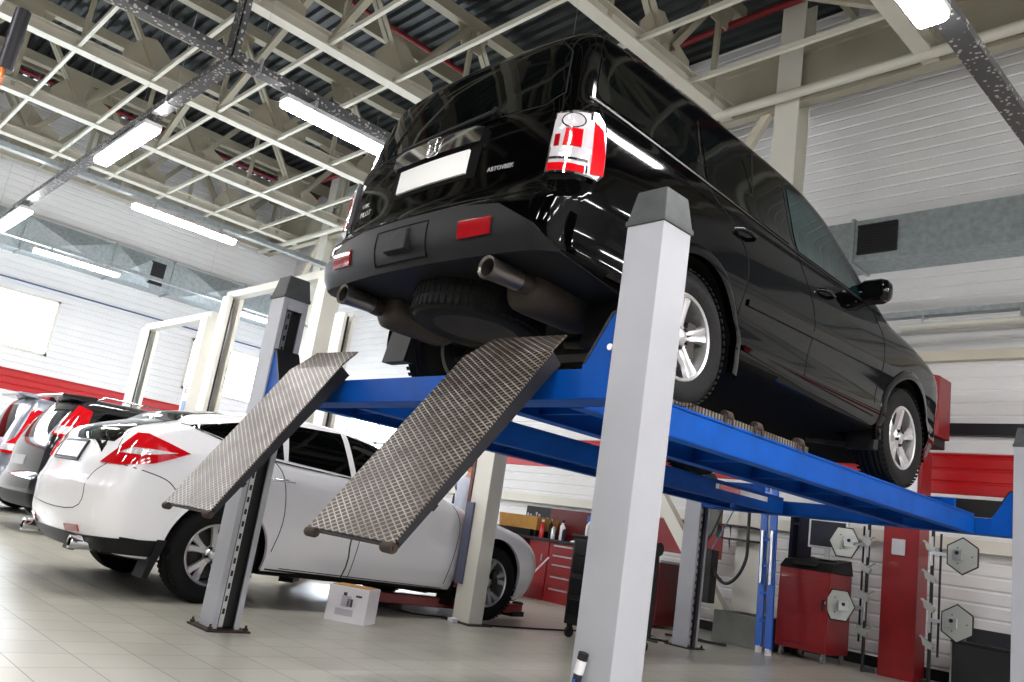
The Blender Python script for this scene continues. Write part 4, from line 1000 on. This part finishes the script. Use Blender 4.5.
tube_light((-1.2, 7.2, 3.94), 'x', 1.6, 'unlit tube light on the end wall beside the black suv mirror', on=False)
for i, (x, y) in enumerate([(x, y) for x in (3.2, 6.0) for y in (-6, -3.2, -.6, 2.0, 4.6)]+[(.25, -2.4), (.25, -5.9)]+[(-4.33, -3.5), (-4.33, -7), (-9.2, -2.5), (-9.2, -6), (-14.6, -2.3), (-14.6, -6)]):  # two right-hand rows added out of view to brighten post and end wall
    tube_light((x, y, 4.25), 'y', 1.5, 'unseen tube light of the hall rows and the added right-hand rows', 'tube lights further along the hall', w=.17)
# orange lamp and dark hose reel at left edge
t = thing('exhaust_reel', 'orange ended black exhaust hose hanging at the upper left corner', 'hose reel', (-4.43, -1.78, 3.3))
b = MB(); b.lathe([(0, -.02), (.1, -.02), (.12, 0), (.1, .02), (0, .02)], (0, 0, 0), 'y', 28); b.build('orange_cap', 'orange', t, smooth=40)
b = MB(); b.tube([(.02, .02, .1), (.03, .02, .3), (.05, .02, .55)], .05, 14); b.build('hose', 'dark_steel', t, smooth=50)
# ------------------------------------------------------------------ workshop equipment
bx = thing('cardboard_box', 'white printed carton on the floor below the nearer ramp', 'box', (-3.8, 1.45, 0), math.radians(34))
b = MB(); b.box(-.17, .17, -.11, .13, 0, .27); b.build('carton', 'boxwhite', bx, bevel=.003)
b = MB(); b.box(-.15, .15, -.1, .1, .27, .276); b.build('flap', 'cardboard', bx)
for nm, y0, y1, z0, z1, m_ in (('picture', -.07, .04, .13, .2, 'ink_light'), ('picture', -.0, .04, .13, .19, 'ink'), ('picture', -.07, -.02, .2, .225, 'ink'), ('caption', -.1, .07, .06, .115, 'ink_light'), ('logo', .08, .14, .19, .21, 'ink'), ('caption', .08, .14, .14, .18, 'ink_light')):
    pass
for nm, x0, x1, z0, z1, m_ in (('picture', -.05, .03, .12, .2, 'ink_light'), ('picture', .0, .045, .12, .18, 'ink'), ('picture', -.04, -.01, .2, .225, 'ink'), ('caption', -.09, .06, .05, .1, 'ink_light'), ('logo', .065, .115, .2, .215, 'ink')):
    b = MB(); b.box(x0, x1, -.1112, -.1102, z0, z1); b.build(nm, m_, bx)
# cable hanging from ramp
b = MB(); b.tube([(-.80, -.665, .765), (-.81, -.66, .72), (-.805, -.66, .68), (-.82, -.655, .64), (-.85, -.65, .60)], .003, 8); tag(b.build('hanging_cord', 'hose', smooth=50), 'thin dark cord hanging from the lower edge of the nearer ramp', 'cord')
# floor cables
def curvy(pts, n=8):
    P = [Vector(p) for p in pts]; out = []
    for i in range(len(P)-1):
        p0 = P[max(i-1, 0)]; p1 = P[i]; p2 = P[i+1]; p3 = P[min(i+2, len(P)-1)]
        for k in range(n):
            t_ = k/n; out.append(.5*((2*p1)+(p2-p0)*t_+(2*p0-5*p1+4*p2-p3)*t_*t_+(3*p1-p0-3*p2+p3)*t_**3))
    return out+[P[-1]]
b = MB(); b.tube(curvy([(-4.9, 2.1, .008), (-4.6, 2.5, .008), (-4.4, 2.6, .008), (-4.3, 2.85, .008), (-4.0, 2.9, .008), (-3.9, 3.5, .008), (-3.9, 4.3, .008)]), .008, 6); tag(b.build('floor_cable', 'hose', smooth=50), 'thin dark cable lying on the floor round the white lift column', 'cable')
b = MB(); b.tube(curvy([(-4.4, 5.2, .01), (-4.0, 4.9, .01), (-3.7, 5.1, .01), (-3.5, 5.3, .01), (-3.9, 5.5, .01), (-3.6, 5.05, .01), (-3.4, 5.0, .01)]), .012, 6); tag(b.build('floor_cable', 'hose', smooth=50), 'tangled black cables on the floor beside the front left lift post', 'cable')
# dark tool cart beside near post
t = thing('tool_cart', 'tall black tool cart partly hidden behind the nearest post', 'tool cart', (-3.2, 3.92, 0))
b = MB(); b.box(-.38, .36, -.2, .2, .12, .93); b.build('cart_body', 'black', t, bevel=.01)
for z_ in (.2, .4, .6, .76):
    b = MB(); b.box(-.35, .33, -.212, -.2, z_, z_+.15); d = b.build('drawer', 'black_plastic', t, bevel=.004); b = MB(); b.box(-.2, .2, -.225, -.212, z_+.12, z_+.132); b.build('drawer_handle', 'dark_steel', d)
b = MB(); b.box(-.4, .37, -.21, .21, .93, .955); b.build('cart_top', 'dark_steel', t, bevel=.004)
for sx_ in (-.34, .32):
    for sy_ in (-.15, .15):
        b = MB(); b.lathe([(0, -.015), (.05, -.015), (.05, .015), (0, .015)], (sx_, sy_, .05), 'x', 18); b.box(sx_-.02, sx_+.02, sy_-.02, sy_+.02, .06, .12); b.build('caster', 'black', t, smooth=40)
bt = thing('spray_bottle', 'white spray bottle with blue trigger on the black tool cart', 'bottle', (-3.52, 3.85, .955))
b = MB(); b.lathe([(0, 0), (.03, 0), (.032, .02), (.032, .1), (.012, .13), (.012, .14), (0, .14)], (0, 0, 0), 'z', 18); b.build('bottle_body', 'boxwhite', bt, smooth=40)
b = MB(); b.hexa([(-.012, -.012, .14), (.012, -.012, .14), (.012, .012, .14), (-.012, .012, .14), (-.03, -.01, .19), (.015, -.01, .2), (.015, .01, .2), (-.03, .01, .19)]); b.bar((-.02, 0, .175), (-.035, 0, .14), .008, .01); b.build('trigger', 'blue_bright', bt)
# red workbench by the wall
t = thing('workbench', 'long red workbench with drawers against the end wall', 'workbench', (0, 0, 0))
b = MB(); b.box(-8.0, -6.05, 6.62, 7.35, .84, .88); b.build('worktop', 'dark_steel', t, bevel=.004)
b = MB(); b.box(-6.66, -6.08, 6.66, 7.3, 0, .84); cab = b.build('drawer_cabinet', 'red', t, bevel=.005)
for k, (z0, z1) in enumerate(((.7, .82), (.57, .68), (.4, .55), (.23, .38), (.08, .21))):
    b = MB(); b.box(-6.63, -6.11, 6.645, 6.66, z0, z1); d = b.build('drawer', 'red', cab, bevel=.003); b = MB(); b.box(-6.55, -6.19, 6.63, 6.645, z1-.035, z1-.015); b.build('drawer_handle', 'steel', d)
b = MB(); b.box(-7.08, -6.68, 6.66, 7.3, 0, .84); cab = b.build('cupboard', 'red', t, bevel=.005); b = MB(); b.box(-6.8, -6.78, 6.645, 6.66, .55, .65); b.build('handle', 'steel', cab)
b = MB(); b.box(-7.95, -7.8, 6.66, 7.3, 0, .84); b.build('cupboard', 'red_dark', t, bevel=.005)
b = MB(); b.box(-7.8, -7.08, 7.2, 7.24, 0, .84); b.build('back_sheet', 'red_dark', t)
b = MB(); b.box(-7.4, -6.4, 7.36, 7.38, .88, 1.36); pb = b.build('pegboard', 'red_dark', t)
b = MB(); b.box(-7.95, -7.4, 7.36, 7.38, .88, 1.36); pb = b.build('pegboard', 'black', t, )
b = MB()
random.seed(3)
for i in range(8):
    x_ = -7.9+i*.065; z_ = 1.25-random.random()*.1; b.lathe([(.012, 0), (.02, 0), (.02, .006), (.012, .006)], (x_, 7.352, z_), 'y', 12); b.box(x_-.005, x_+.005, 7.35, 7.356, z_-.12-random.random()*.06, z_-.01)
b.build('hanging_spanners', 'steel', pb)
b = MB(); b.prism([(7.0, .88), (7.37, .88), (7.37, 1.34)], -6.40, -6.385, 'x'); b.build('pegboard_side', 'galv', t)
o = MB(); o.frustum(-7.9, -7.08, 6.75, 7.2, .98, 1.18, -.02); o = o.build('cardboard_tray', 'cardboard'); tag(o, 'tan cardboard tray lying on the dark crate on the workbench', 'box')
o = MB(); o.frustum(-7.95, -7.15, 6.7, 7.15, .88, .98, -.01); o = o.build('parts_crate', 'black_plastic'); tag(o, 'low black plastic crate on the workbench under the cardboard tray', 'crate')
def bottle(x, y, z, r, h, body, cap, lab, cat='bottle'):
    t_ = thing('spray_can' if cat == 'spray can' else 'bottle', lab, cat, (x, y, z)); b = MB()
    b.lathe([(0, 0), (r, 0), (r, h*.7), (r*.45, h*.8), (r*.45, h*.86), (0, h*.86)], (0, 0, 0), 'z', 16); b.build('container', body, t_, smooth=40)
    b = MB(); b.lathe([(0, h*.86), (r*.55, h*.86), (r*.5, h), (0, h)], (0, 0, 0), 'z', 14); b.build('lid', cap, t_, smooth=40)
bottle(-7.02, 6.82, .88, .04, .27, 'red_lens', 'boxwhite', 'red bottle with white cap standing on the workbench')
bottle(-6.92, 6.9, .88, .032, .3, 'black_plastic', 'chrome', 'black spray can beside the red bottle on the workbench', 'spray can')
bottle(-6.8, 6.84, .88, .034, .22, 'steel', 'red', 'steel spray can with red cap on the workbench', 'spray can')
bottle(-6.68, 6.9, .88, .036, .3, 'boxwhite', 'black_plastic', 'white bottle with black lid on the workbench')
bottle(-6.58, 6.84, .88, .03, .2, 'navy', 'boxwhite', 'short dark bottle nearest the pegboard end on the workbench')
bottle(-7.12, 6.78, .88, .028, .32, 'black_plastic', 'dark_red_lens', 'tall thin black bottle at the tray end of the workbench')
tr = thing('rag_pile', 'pale rags with red scraps at the right end of the workbench', 'rags', (-6.25, 6.85, .88))
b = MB(); b.lathe([(.16, 0), (.14, .02), (.08, .035), (0, .03)], (0, 0, 0), 'z', 9); b.build('rag', 'boxwhite', tr); b = MB(); b.lathe([(.06, .0), (.05, .045), (0, .05)], (.06, -.05, 0), 'z', 7); b.build('rag', 'red', tr)
bk = thing('bucket', 'grey metal bucket on the floor by the white car nose', 'bucket', (-6.95, 6.3, 0))
b = MB(); b.lathe([(0, .005), (.15, 0), (.2, .27), (.21, .275), (.21, .285), (.195, .28), (.145, .012), (0, .012)], (0, 0, 0), 'z', 28); b.build('pail', 'galv', bk, smooth=40)
b = MB(); b.tube([(-.2, 0, .27), (-.18, -.1, .2), (0, -.2, .15), (.18, -.1, .2), (.2, 0, .27)], .006, 8); b.build('bail', 'steel', bk, smooth=50)
b = MB(); b.tube([(-6.95, 6.35, .05), (-6.5, 6.5, .62)], .012, 8); tag(b.build('broom_stick', 'boxwhite', smooth=50), 'white stick leaning out of the grey bucket', 'stick')
# person behind the white car
def person(loc, rz):
    t_ = thing('person', 'person in pale blue coverall standing behind the white car', 'person', loc, rz)
    me = bpy.data.meshes.new('body'); V = [(0, 0, .95), (0, .02, 1.15), (0, .0, 1.38), (0, .02, 1.5), (.17, .0, 1.42), (.22, .05, 1.18), (.17, .22, 1.02), (.13, .3, 1.0), (-.17, 0, 1.42), (-.22, .05, 1.18), (-.17, .22, 1.02), (-.13, .3, 1.0), (.1, 0, .88), (.11, .02, .48), (.11, -.02, .06), (.11, .14, .04), (-.1, 0, .88), (-.11, .02, .48), (-.11, -.02, .06), (-.11, .14, .04), (0, .05, 1.6)]
    E_ = [(0, 1), (1, 2), (2, 3), (2, 4), (4, 5), (5, 6), (6, 7), (2, 8), (8, 9), (9, 10), (10, 11), (0, 12), (12, 13), (13, 14), (14, 15), (0, 16), (16, 17), (17, 18), (18, 19), (3, 20)]
    rd = [.15, .145, .15, .06, .075, .055, .042, .04, .075, .055, .042, .04, .1, .072, .055, .045, .1, .072, .055, .045, .055]
    me.from_pydata(V, E_, []); o = bpy.data.objects.new('body', me); COL.objects.link(o); sk = o.modifiers.new('s', 'SKIN')
    for i, r_ in enumerate(rd): me.skin_vertices[0].data[i].radius = (r_, r_*.85)
    me.skin_vertices[0].data[0].use_root = True; o.modifiers.new('u', 'SUBSURF').levels = 2
    dg = bpy.context.evaluated_depsgraph_get(); dg.update(); m2 = bpy.data.meshes.new_from_object(o.evaluated_get(dg)); o.modifiers.clear(); o.data = m2; m2.materials.clear(); m2.materials.append(M['coverall']); m2.materials.append(M['skin'])
    for p in m2.polygons:
        if p.center.z > 1.5: p.material_index = 1
    m2.shade_smooth(); o.parent = t_
    b = MB(); vs = []; 
    prof = [(0, -.12), (.05, -.115), (.075, -.07), (.085, 0), (.083, .05), (.06, .1), (0, .118)]
    b.lathe(prof, (0, .06, 1.68), 'z', 20); b.lathe([(0, .1), (.012, .09), (.016, .07), (0, .06)], (0, .06+.01, 1.65), 'y', 8)
    b.lathe([(0, -.01), (.02, 0), (0, .01)], (.083, .06, 1.67), 'x', 8); b.lathe([(0, -.01), (.02, 0), (0, .01)], (-.083, .06, 1.67), 'x', 8)
    b.build('head', 'skin', t_, smooth=60)
    b = MB(); b.lathe([(.088, -.03), (.092, .03), (.07, .1), (0, .125)], (0, .045, 1.685), 'z', 20); b.build('hair', 'hair', t_, smooth=60)
    for s_ in (-1, 1):
        b = MB()
        for k in range(4): b.tube([(s_*.13+(k-1.5)*.018, .33, 1.0), (s_*.13+(k-1.5)*.02, .375, .985), (s_*.13+(k-1.5)*.02, .4-abs(k-1.5)*.006, .96)], [.01, .009, .007], 8)
        b.tube([(s_*.13-s_*.035, .31, .99), (s_*.13-s_*.055, .34, .98)], [.011, .008], 8); b.lathe([(0, -.02), (.035, -.01), (.035, .012), (0, .02)], (s_*.13, .32, 1.0), 'z', 10)
        b.build('hand', 'skin', t_, smooth=50)
    b = MB(); b.prism([(-.035, 1.1), (.02, 1.1), (.01, 1.2), (-.01, 1.25), (-.025, 1.2)], -.165, -.155, 'y'); b.build('back_print', 'navy', t_)
    return t_
person((-7.98, 6.0, 0), math.radians(-10)).scale = (1.12, 1.12, 1.07)
# red cabinet with grinder
t = thing('tool_cabinet', 'red metal cabinet with a grinder on top, between two grey lift posts', 'cabinet', (-4.9, 6.7, 0))
b = MB(); b.box(-.42, .42, -.3, .3, 0.03, .8); b.build('cabinet_body', 'red_dark', t, bevel=.006); b = MB(); b.box(-.44, .44, -.32, .32, .8, .83); b.build('cabinet_top', 'steel', t); b = MB(); b.box(-.4, .4, -.31, -.3, .08, .76); d = b.build('cabinet_door', 'red_dark', t); b = MB(); b.box(.3, .32, -.325, -.31, .4, .5); b.build('handle', 'steel', d)
t = thing('bench_grinder', 'pale green bench grinder on the red cabinet beside the diagonal brace', 'grinder', (-4.86, 6.62, .83))
b = MB(); b.lathe([(0, -.14), (.06, -.13), (.075, -.08), (.075, .08), (.06, .13), (0, .14)], (0, 0, .13), 'x', 24); b.box(-.09, .09, -.07, .07, 0, .08); b.build('motor', mat('machine_green', (170, 180, 165), .5), t, smooth=40)
b = MB(); b.lathe([(0, -.02), (.085, -.02), (.085, .02), (0, .02)], (-.17, 0, .13), 'x', 28); b.build('grinding_wheel', 'dark_steel', t, smooth=40); b = MB(); b.lathe([(0, -.02), (.085, -.02), (.085, .02), (0, .02)], (.17, 0, .13), 'x', 28); b.build('grinding_wheel', 'dark_steel', t, smooth=40)
b = MB(); b.box(-5.35, -4.2, 7.3, 7.33, .95, 1.4); tag(b.build('wall_panel', 'red'), 'red tool panel on the wall behind the bench grinder', 'panel')
# column fittings: shelf brackets, junction box, hoses
for z_, w_ in ((1.36, .42), (1.2, .5)):
    s_ = thing('wall_shelf', 'small dark shelf bracket on the cream column, %s of the pair' % ('upper' if z_ > 1.3 else 'lower'), 'shelf', (-3.78, 6.7, z_)); b = MB(); b.box(-.05, w_, -.12, .08, 0, .018); b.build('board', 'dark_steel', s_); b = MB(); b.prism([(.08, -.0), (.1, -.0), (.1, -.14)], -.05, -.04, 'y'); b.build('bracket', 'dark_steel', s_)
b = MB(); b.box(-4.0, -3.85, 6.62, 6.72, 1.22, 1.62); tag(b.build('junction_box', 'concrete', bevel=.008), 'grey green electrical box beside the cream column', 'electrical box')
def hose(pts, r, m, lab, n='hose'): b = MB(); b.tube(curvy(pts), r, 10); return tag(b.build(n, m, smooth=60), lab, 'hose')
hose([(-3.42, 6.6, 1.62), (-3.38, 6.55, 1.3), (-3.38, 6.55, 1.0), (-3.45, 6.5, .78), (-3.6, 6.5, .68), (-3.75, 6.5, .78), (-3.9, 6.5, 1.0), (-3.92, 6.5, 1.3)], .02, 'hose', 'thick black hose hanging in a loop on the cream column')
hose([(-3.75, 6.6, 1.65), (-3.85, 6.55, 1.3), (-3.95, 6.5, 1.0), (-3.8, 6.5, .78), (-3.66, 6.5, .72)], .012, 'hose', 'thin black hose crossing the looped hose on the column')
hose([(-3.6, 6.55, 1.55), (-3.75, 6.55, 1.25), (-3.9, 6.52, .95)], .008, 'hose_blue', 'thin blue air line slanting across the cream column')
hose([(-3.95, 6.45, .9), (-3.98, 6.2, .5), (-3.9, 6.1, .15), (-3.7, 6.2, .02), (-3.4, 6.3, .015), (-3.45, 6.15, .015), (-3.7, 6.05, .015), (-3.95, 5.9, .015)], .012, 'hose', 'grey black hose trailing over the plinth onto the floor')
b = MB(); b.box(-4.02, -3.78, 6.45, 6.6, .42, 1.05); tag(b.build('dark_bin', 'black', bevel=.01), 'narrow black box standing on the plinth beside the hoses', 'box')
# blue folding ladder
t = thing('step_ladder', 'folded blue step ladder leaning by the cream column', 'ladder', (0, 0, 0))
for x_, y_ in ((-3.08, 6.5), (-2.87, 6.34)):
    b = MB(); b.bar((x_-.02, y_, .06), (x_-.2, y_+.2, 1.9), .085, .03, up=(0, 1, 0)); r_ = b.build('rail', 'blue_bright', t, bevel=.004); b = MB(); b.bar((x_-.02, y_, 0), (x_-.02, y_, .07), .065, .045); b.build('rubber_foot', 'boxwhite', r_)
    b = MB(); b.bar((x_-.085, y_+.05, .75), (x_-.14, y_+.11, 1.35), .028, .036, up=(0, 1, 0)); b.build('hinge_bar', 'steel', r_)
for z_ in (.35, .65, .95, 1.25, 1.55, 1.8):
    f_ = z_/1.9; b = MB(); b.bar((-3.1-.18*f_, 6.5+.2*f_, z_), (-2.89-.18*f_, 6.34+.2*f_, z_), .03, .03); b.build('rung', 'blue_bright', t)
b = MB(); b.box(-3.09, -3.06, 7.2, 7.5, 0, 1.75); b.box(-3.2, -3.16, 7.2, 7.5, 0, 1.75)
for z_ in (.5, 1.0, 1.5): b.box(-3.16, -3.09, 7.2, 7.5, z_, z_+.03)
tag(b.build('ladder_rack', 'navy'), 'dark upright rack close behind the blue step ladder', 'rack')
# red alignment cabinet with monitor
t = thing('alignment_console', 'red wheeled alignment console with dark sloping top beside the blue ladder', 'cabinet', (-2.72, 7.05, 0))
b = MB(); b.box(-.34, .27, -.28, .28, .1, .98); b.build('cabinet_body', 'red', t, bevel=.012)
b = MB(); b.hexa([(-.35, -.29, .98), (.28, -.29, .98), (.28, .29, .98), (-.35, .29, .98), (-.33, -.2, 1.08), (.26, -.2, 1.08), (.26, .27, 1.15), (-.33, .27, 1.15)]); tp = b.build('console_top', 'black_plastic', t, bevel=.012)
b = MB(); b.hexa([(-.2, -.27, 1.02), (.1, -.27, 1.02), (.1, -.225, 1.06), (-.2, -.225, 1.06), (-.2, -.285, 1.025), (.1, -.285, 1.025), (.1, -.235, 1.07), (-.2, -.235, 1.07)]); b.build('printer_slot', 'black', tp)
b = MB(); b.box(-.33, .26, -.292, -.28, .17, .9); d = b.build('cabinet_door', 'red', t, bevel=.003); b = MB(); b.box(.2, .225, -.3, -.292, .56, .68); b.build('door_handle', 'black', d)
for sx_ in (-.28, .22):
    for sy_ in (-.22, .22):
        b = MB(); b.lathe([(0, -.012), (.045, -.012), (.045, .012), (0, .012)], (sx_, sy_, .045), 'x', 18); b.box(sx_-.018, sx_+.018, sy_-.018, sy_+.018, .05, .13); b.build('caster', 'steel', t, smooth=40)
mo = thing('monitor', 'white framed flat monitor standing on the red alignment console', 'monitor', (-2.66, 7.1, 1.13), math.radians(4))
b = MB(); b.box(-.23, .23, -.02, .02, .12, .46); b.build('frame', 'mon', mo, bevel=.006); b = MB(); b.box(-.205, .205, -.0225, -.0205, .145, .435); b.build('screen', 'screen', mo); b = MB(); b.box(-.03, .03, -.01, .02, .01, .13); b.box(-.11, .11, -.07, .08, 0, .012); b.build('stand', 'mon', mo)
# red alignment tower with hanging wheel targets
t = thing('alignment_tower', 'tall red wheel alignment tower standing behind the lift', 'tower', (0, 0, 0))
b = MB(); b.box(-2.0, -1.62, 7.05, 7.33, 0, 2.45); b.build('tower_body', 'red', t, bevel=.006)
b = MB(); b.box(-1.9, -1.76, 7.035, 7.048, 1.28, 1.45); b.build('notice', 'plate_grey', t); b = MB(); b.box(-1.86, -1.66, 7.035, 7.048, 1.95, 2.3); b.build('notice', 'boxwhite', t)
b = MB(); b.prism([(-2.0, 2.62), (-1.45, 2.6), (-1.45, 3.28), (-1.64, 3.32), (-2.0, 3.25)], 7.0, 7.35, 'y'); hd = b.build('camera_head', 'red', t, bevel=.01); b = MB(); b.box(-2.0, -1.5, 6.98, 7.36, 2.5, 2.62); b.build('head_base', 'black', hd, bevel=.01)
b = MB(); b.box(-1.61, -1.6, 7.04, 7.05, 1.7, 1.95); b.build('light_strip', 'boxwhite', t)
def hexa_target(cx, cy, cz, sg, lab):
    r = .17; t_ = thing('wheel_target', lab, 'wheel target', (cx, cy, cz), math.radians(8 if sg > 0 else 30))
    a0 = PI/6 if sg > 0 else 0
    pts = [(r*math.cos(a0+k*PI/3)*.92, r*math.sin(a0+k*PI/3)*1.05) for k in range(6)]
    b = MB(); b.prism(pts, -.012, .012, 'y'); b.build('plate', 'aluminium', t_, bevel=.004)
    b = MB(); b.tube([(x_*1.02, .0, z_*1.02) for x_, z_ in pts+pts[:1]], .011, 8, cap=False); b.build('rubber_edge', 'black', t_, smooth=50)
    b = MB(); b.lathe([(0, -.09), (.03, -.09), (.034, -.012), (0, -.012)], (-sg*.03, 0, 0), 'y', 16); b.box(-sg*.03-.05, -sg*.03+.05, -.14, -.09, -.05, .05); b.build('hub_clamp', 'steel', t_, bevel=.004)
    b = MB(); b.lathe([(.0, -.145), (.02, -.145), (.02, -.14), (0, -.14)], (-sg*.03, 0, .02), 'y', 10)
    for k in range(3): aa = k*2.1; b.lathe([(0, -.016), (.007, -.016), (.007, -.01), (0, -.01)], (.09*math.cos(aa), 0, .09*math.sin(aa)), 'y', 8)
    b.build('knob', 'black', t_)
    return t_
for sg, x0 in ((-1, -2.13), (1, -1.45)):
    s_ = thing('target_rack', 'upright %s pole rack of the alignment tower holding two wheel targets' % ('left-hand' if sg < 0 else 'right-hand'), 'rack', (x0, 6.98, 0))
    b = MB(); b.tube([(0, 0, .0), (0, 0, 1.62)], .018, 10); b.tube([(sg*.07, .03, .3), (sg*.07, .03, 1.55)], .012, 8); b.build('pole', 'dark_steel', s_, smooth=40)
    b = MB()
    b.bar((0, .0, .03), (-sg*.1, .08, .03), .05, .05); b.build('foot', 'dark_steel', s_)
    for z_ in (1.42, 1.12, .82, .45):
        b = MB(); b.hexa([(-.05, -.05, z_-.05), (.03, -.05, z_-.09), (.03, .02, z_-.09), (-.05, .02, z_-.05), (-.07, -.05, z_+.03), (.05, -.05, z_-.03), (.05, .02, z_-.03), (-.07, .02, z_+.03)]); b.bar((-.09*sg, -.02, z_+.04), (.06*sg, -.02, z_-.06), .04, .02); b.build('clamp_jaw', 'aluminium', s_, bevel=.004)
    for z_ in (1.34, .66):
        b = MB(); b.bar((0, -.03, z_), (sg*.31, -.09, z_), .035, .035); b.tube([(0, -.03, z_-.13), (0, -.03, z_+.17)], .016, 8); b.build('arm', 'steel', s_, bevel=.003)
hexa_target(-2.36, 6.88, 1.34, -1, 'upper left hexagonal wheel target beside the white monitor')
hexa_target(-2.36, 6.84, .65, -1, 'lower left hexagonal wheel target beside the red console')
hexa_target(-1.13, 6.90, 1.34, 1, 'upper right hexagonal wheel target under the front lift bracket')
hexa_target(-1.15, 6.86, .67, 1, 'lower right hexagonal wheel target above the dark cabinet')
t = thing('cabinet', 'dark low cabinet with steel top beside the front right post', 'cabinet', (-.9, 7.3, 0))
b = MB(); b.box(-.36, .36, -.25, .25, .02, .48); b.build('cabinet_body', 'black', t, bevel=.008); b = MB(); b.box(-.37, .37, -.26, .26, .48, .5); b.build('cabinet_top', 'dark_steel', t, bevel=.004); b = MB(); b.hexa([(-.34, .1, .5), (.34, .1, .5), (.34, .22, .5), (-.34, .22, .5), (-.34, .16, .64), (.34, .16, .64), (.34, .22, .64), (-.34, .22, .64)]); b.build('splashback', 'dark_steel', t)
b = MB(); b.box(-.37, -.355, -.26, -.25, .02, .48); b.build('corner_strip', 'steel', t)
hose([(-.78, 7.7, 1.0), (-.86, 7.72, .86), (-.86, 7.72, .66), (-.8, 7.72, .56)], .01, 'hose', 'short black hose on the wall near the front right post')
b = MB(); b.box(-1.55, -.7, 7.72, 7.76, 1.83, 2.02); tag(b.build('wall_sign', 'black'), 'flat black panel on the end wall behind the front lift bracket', 'panel')
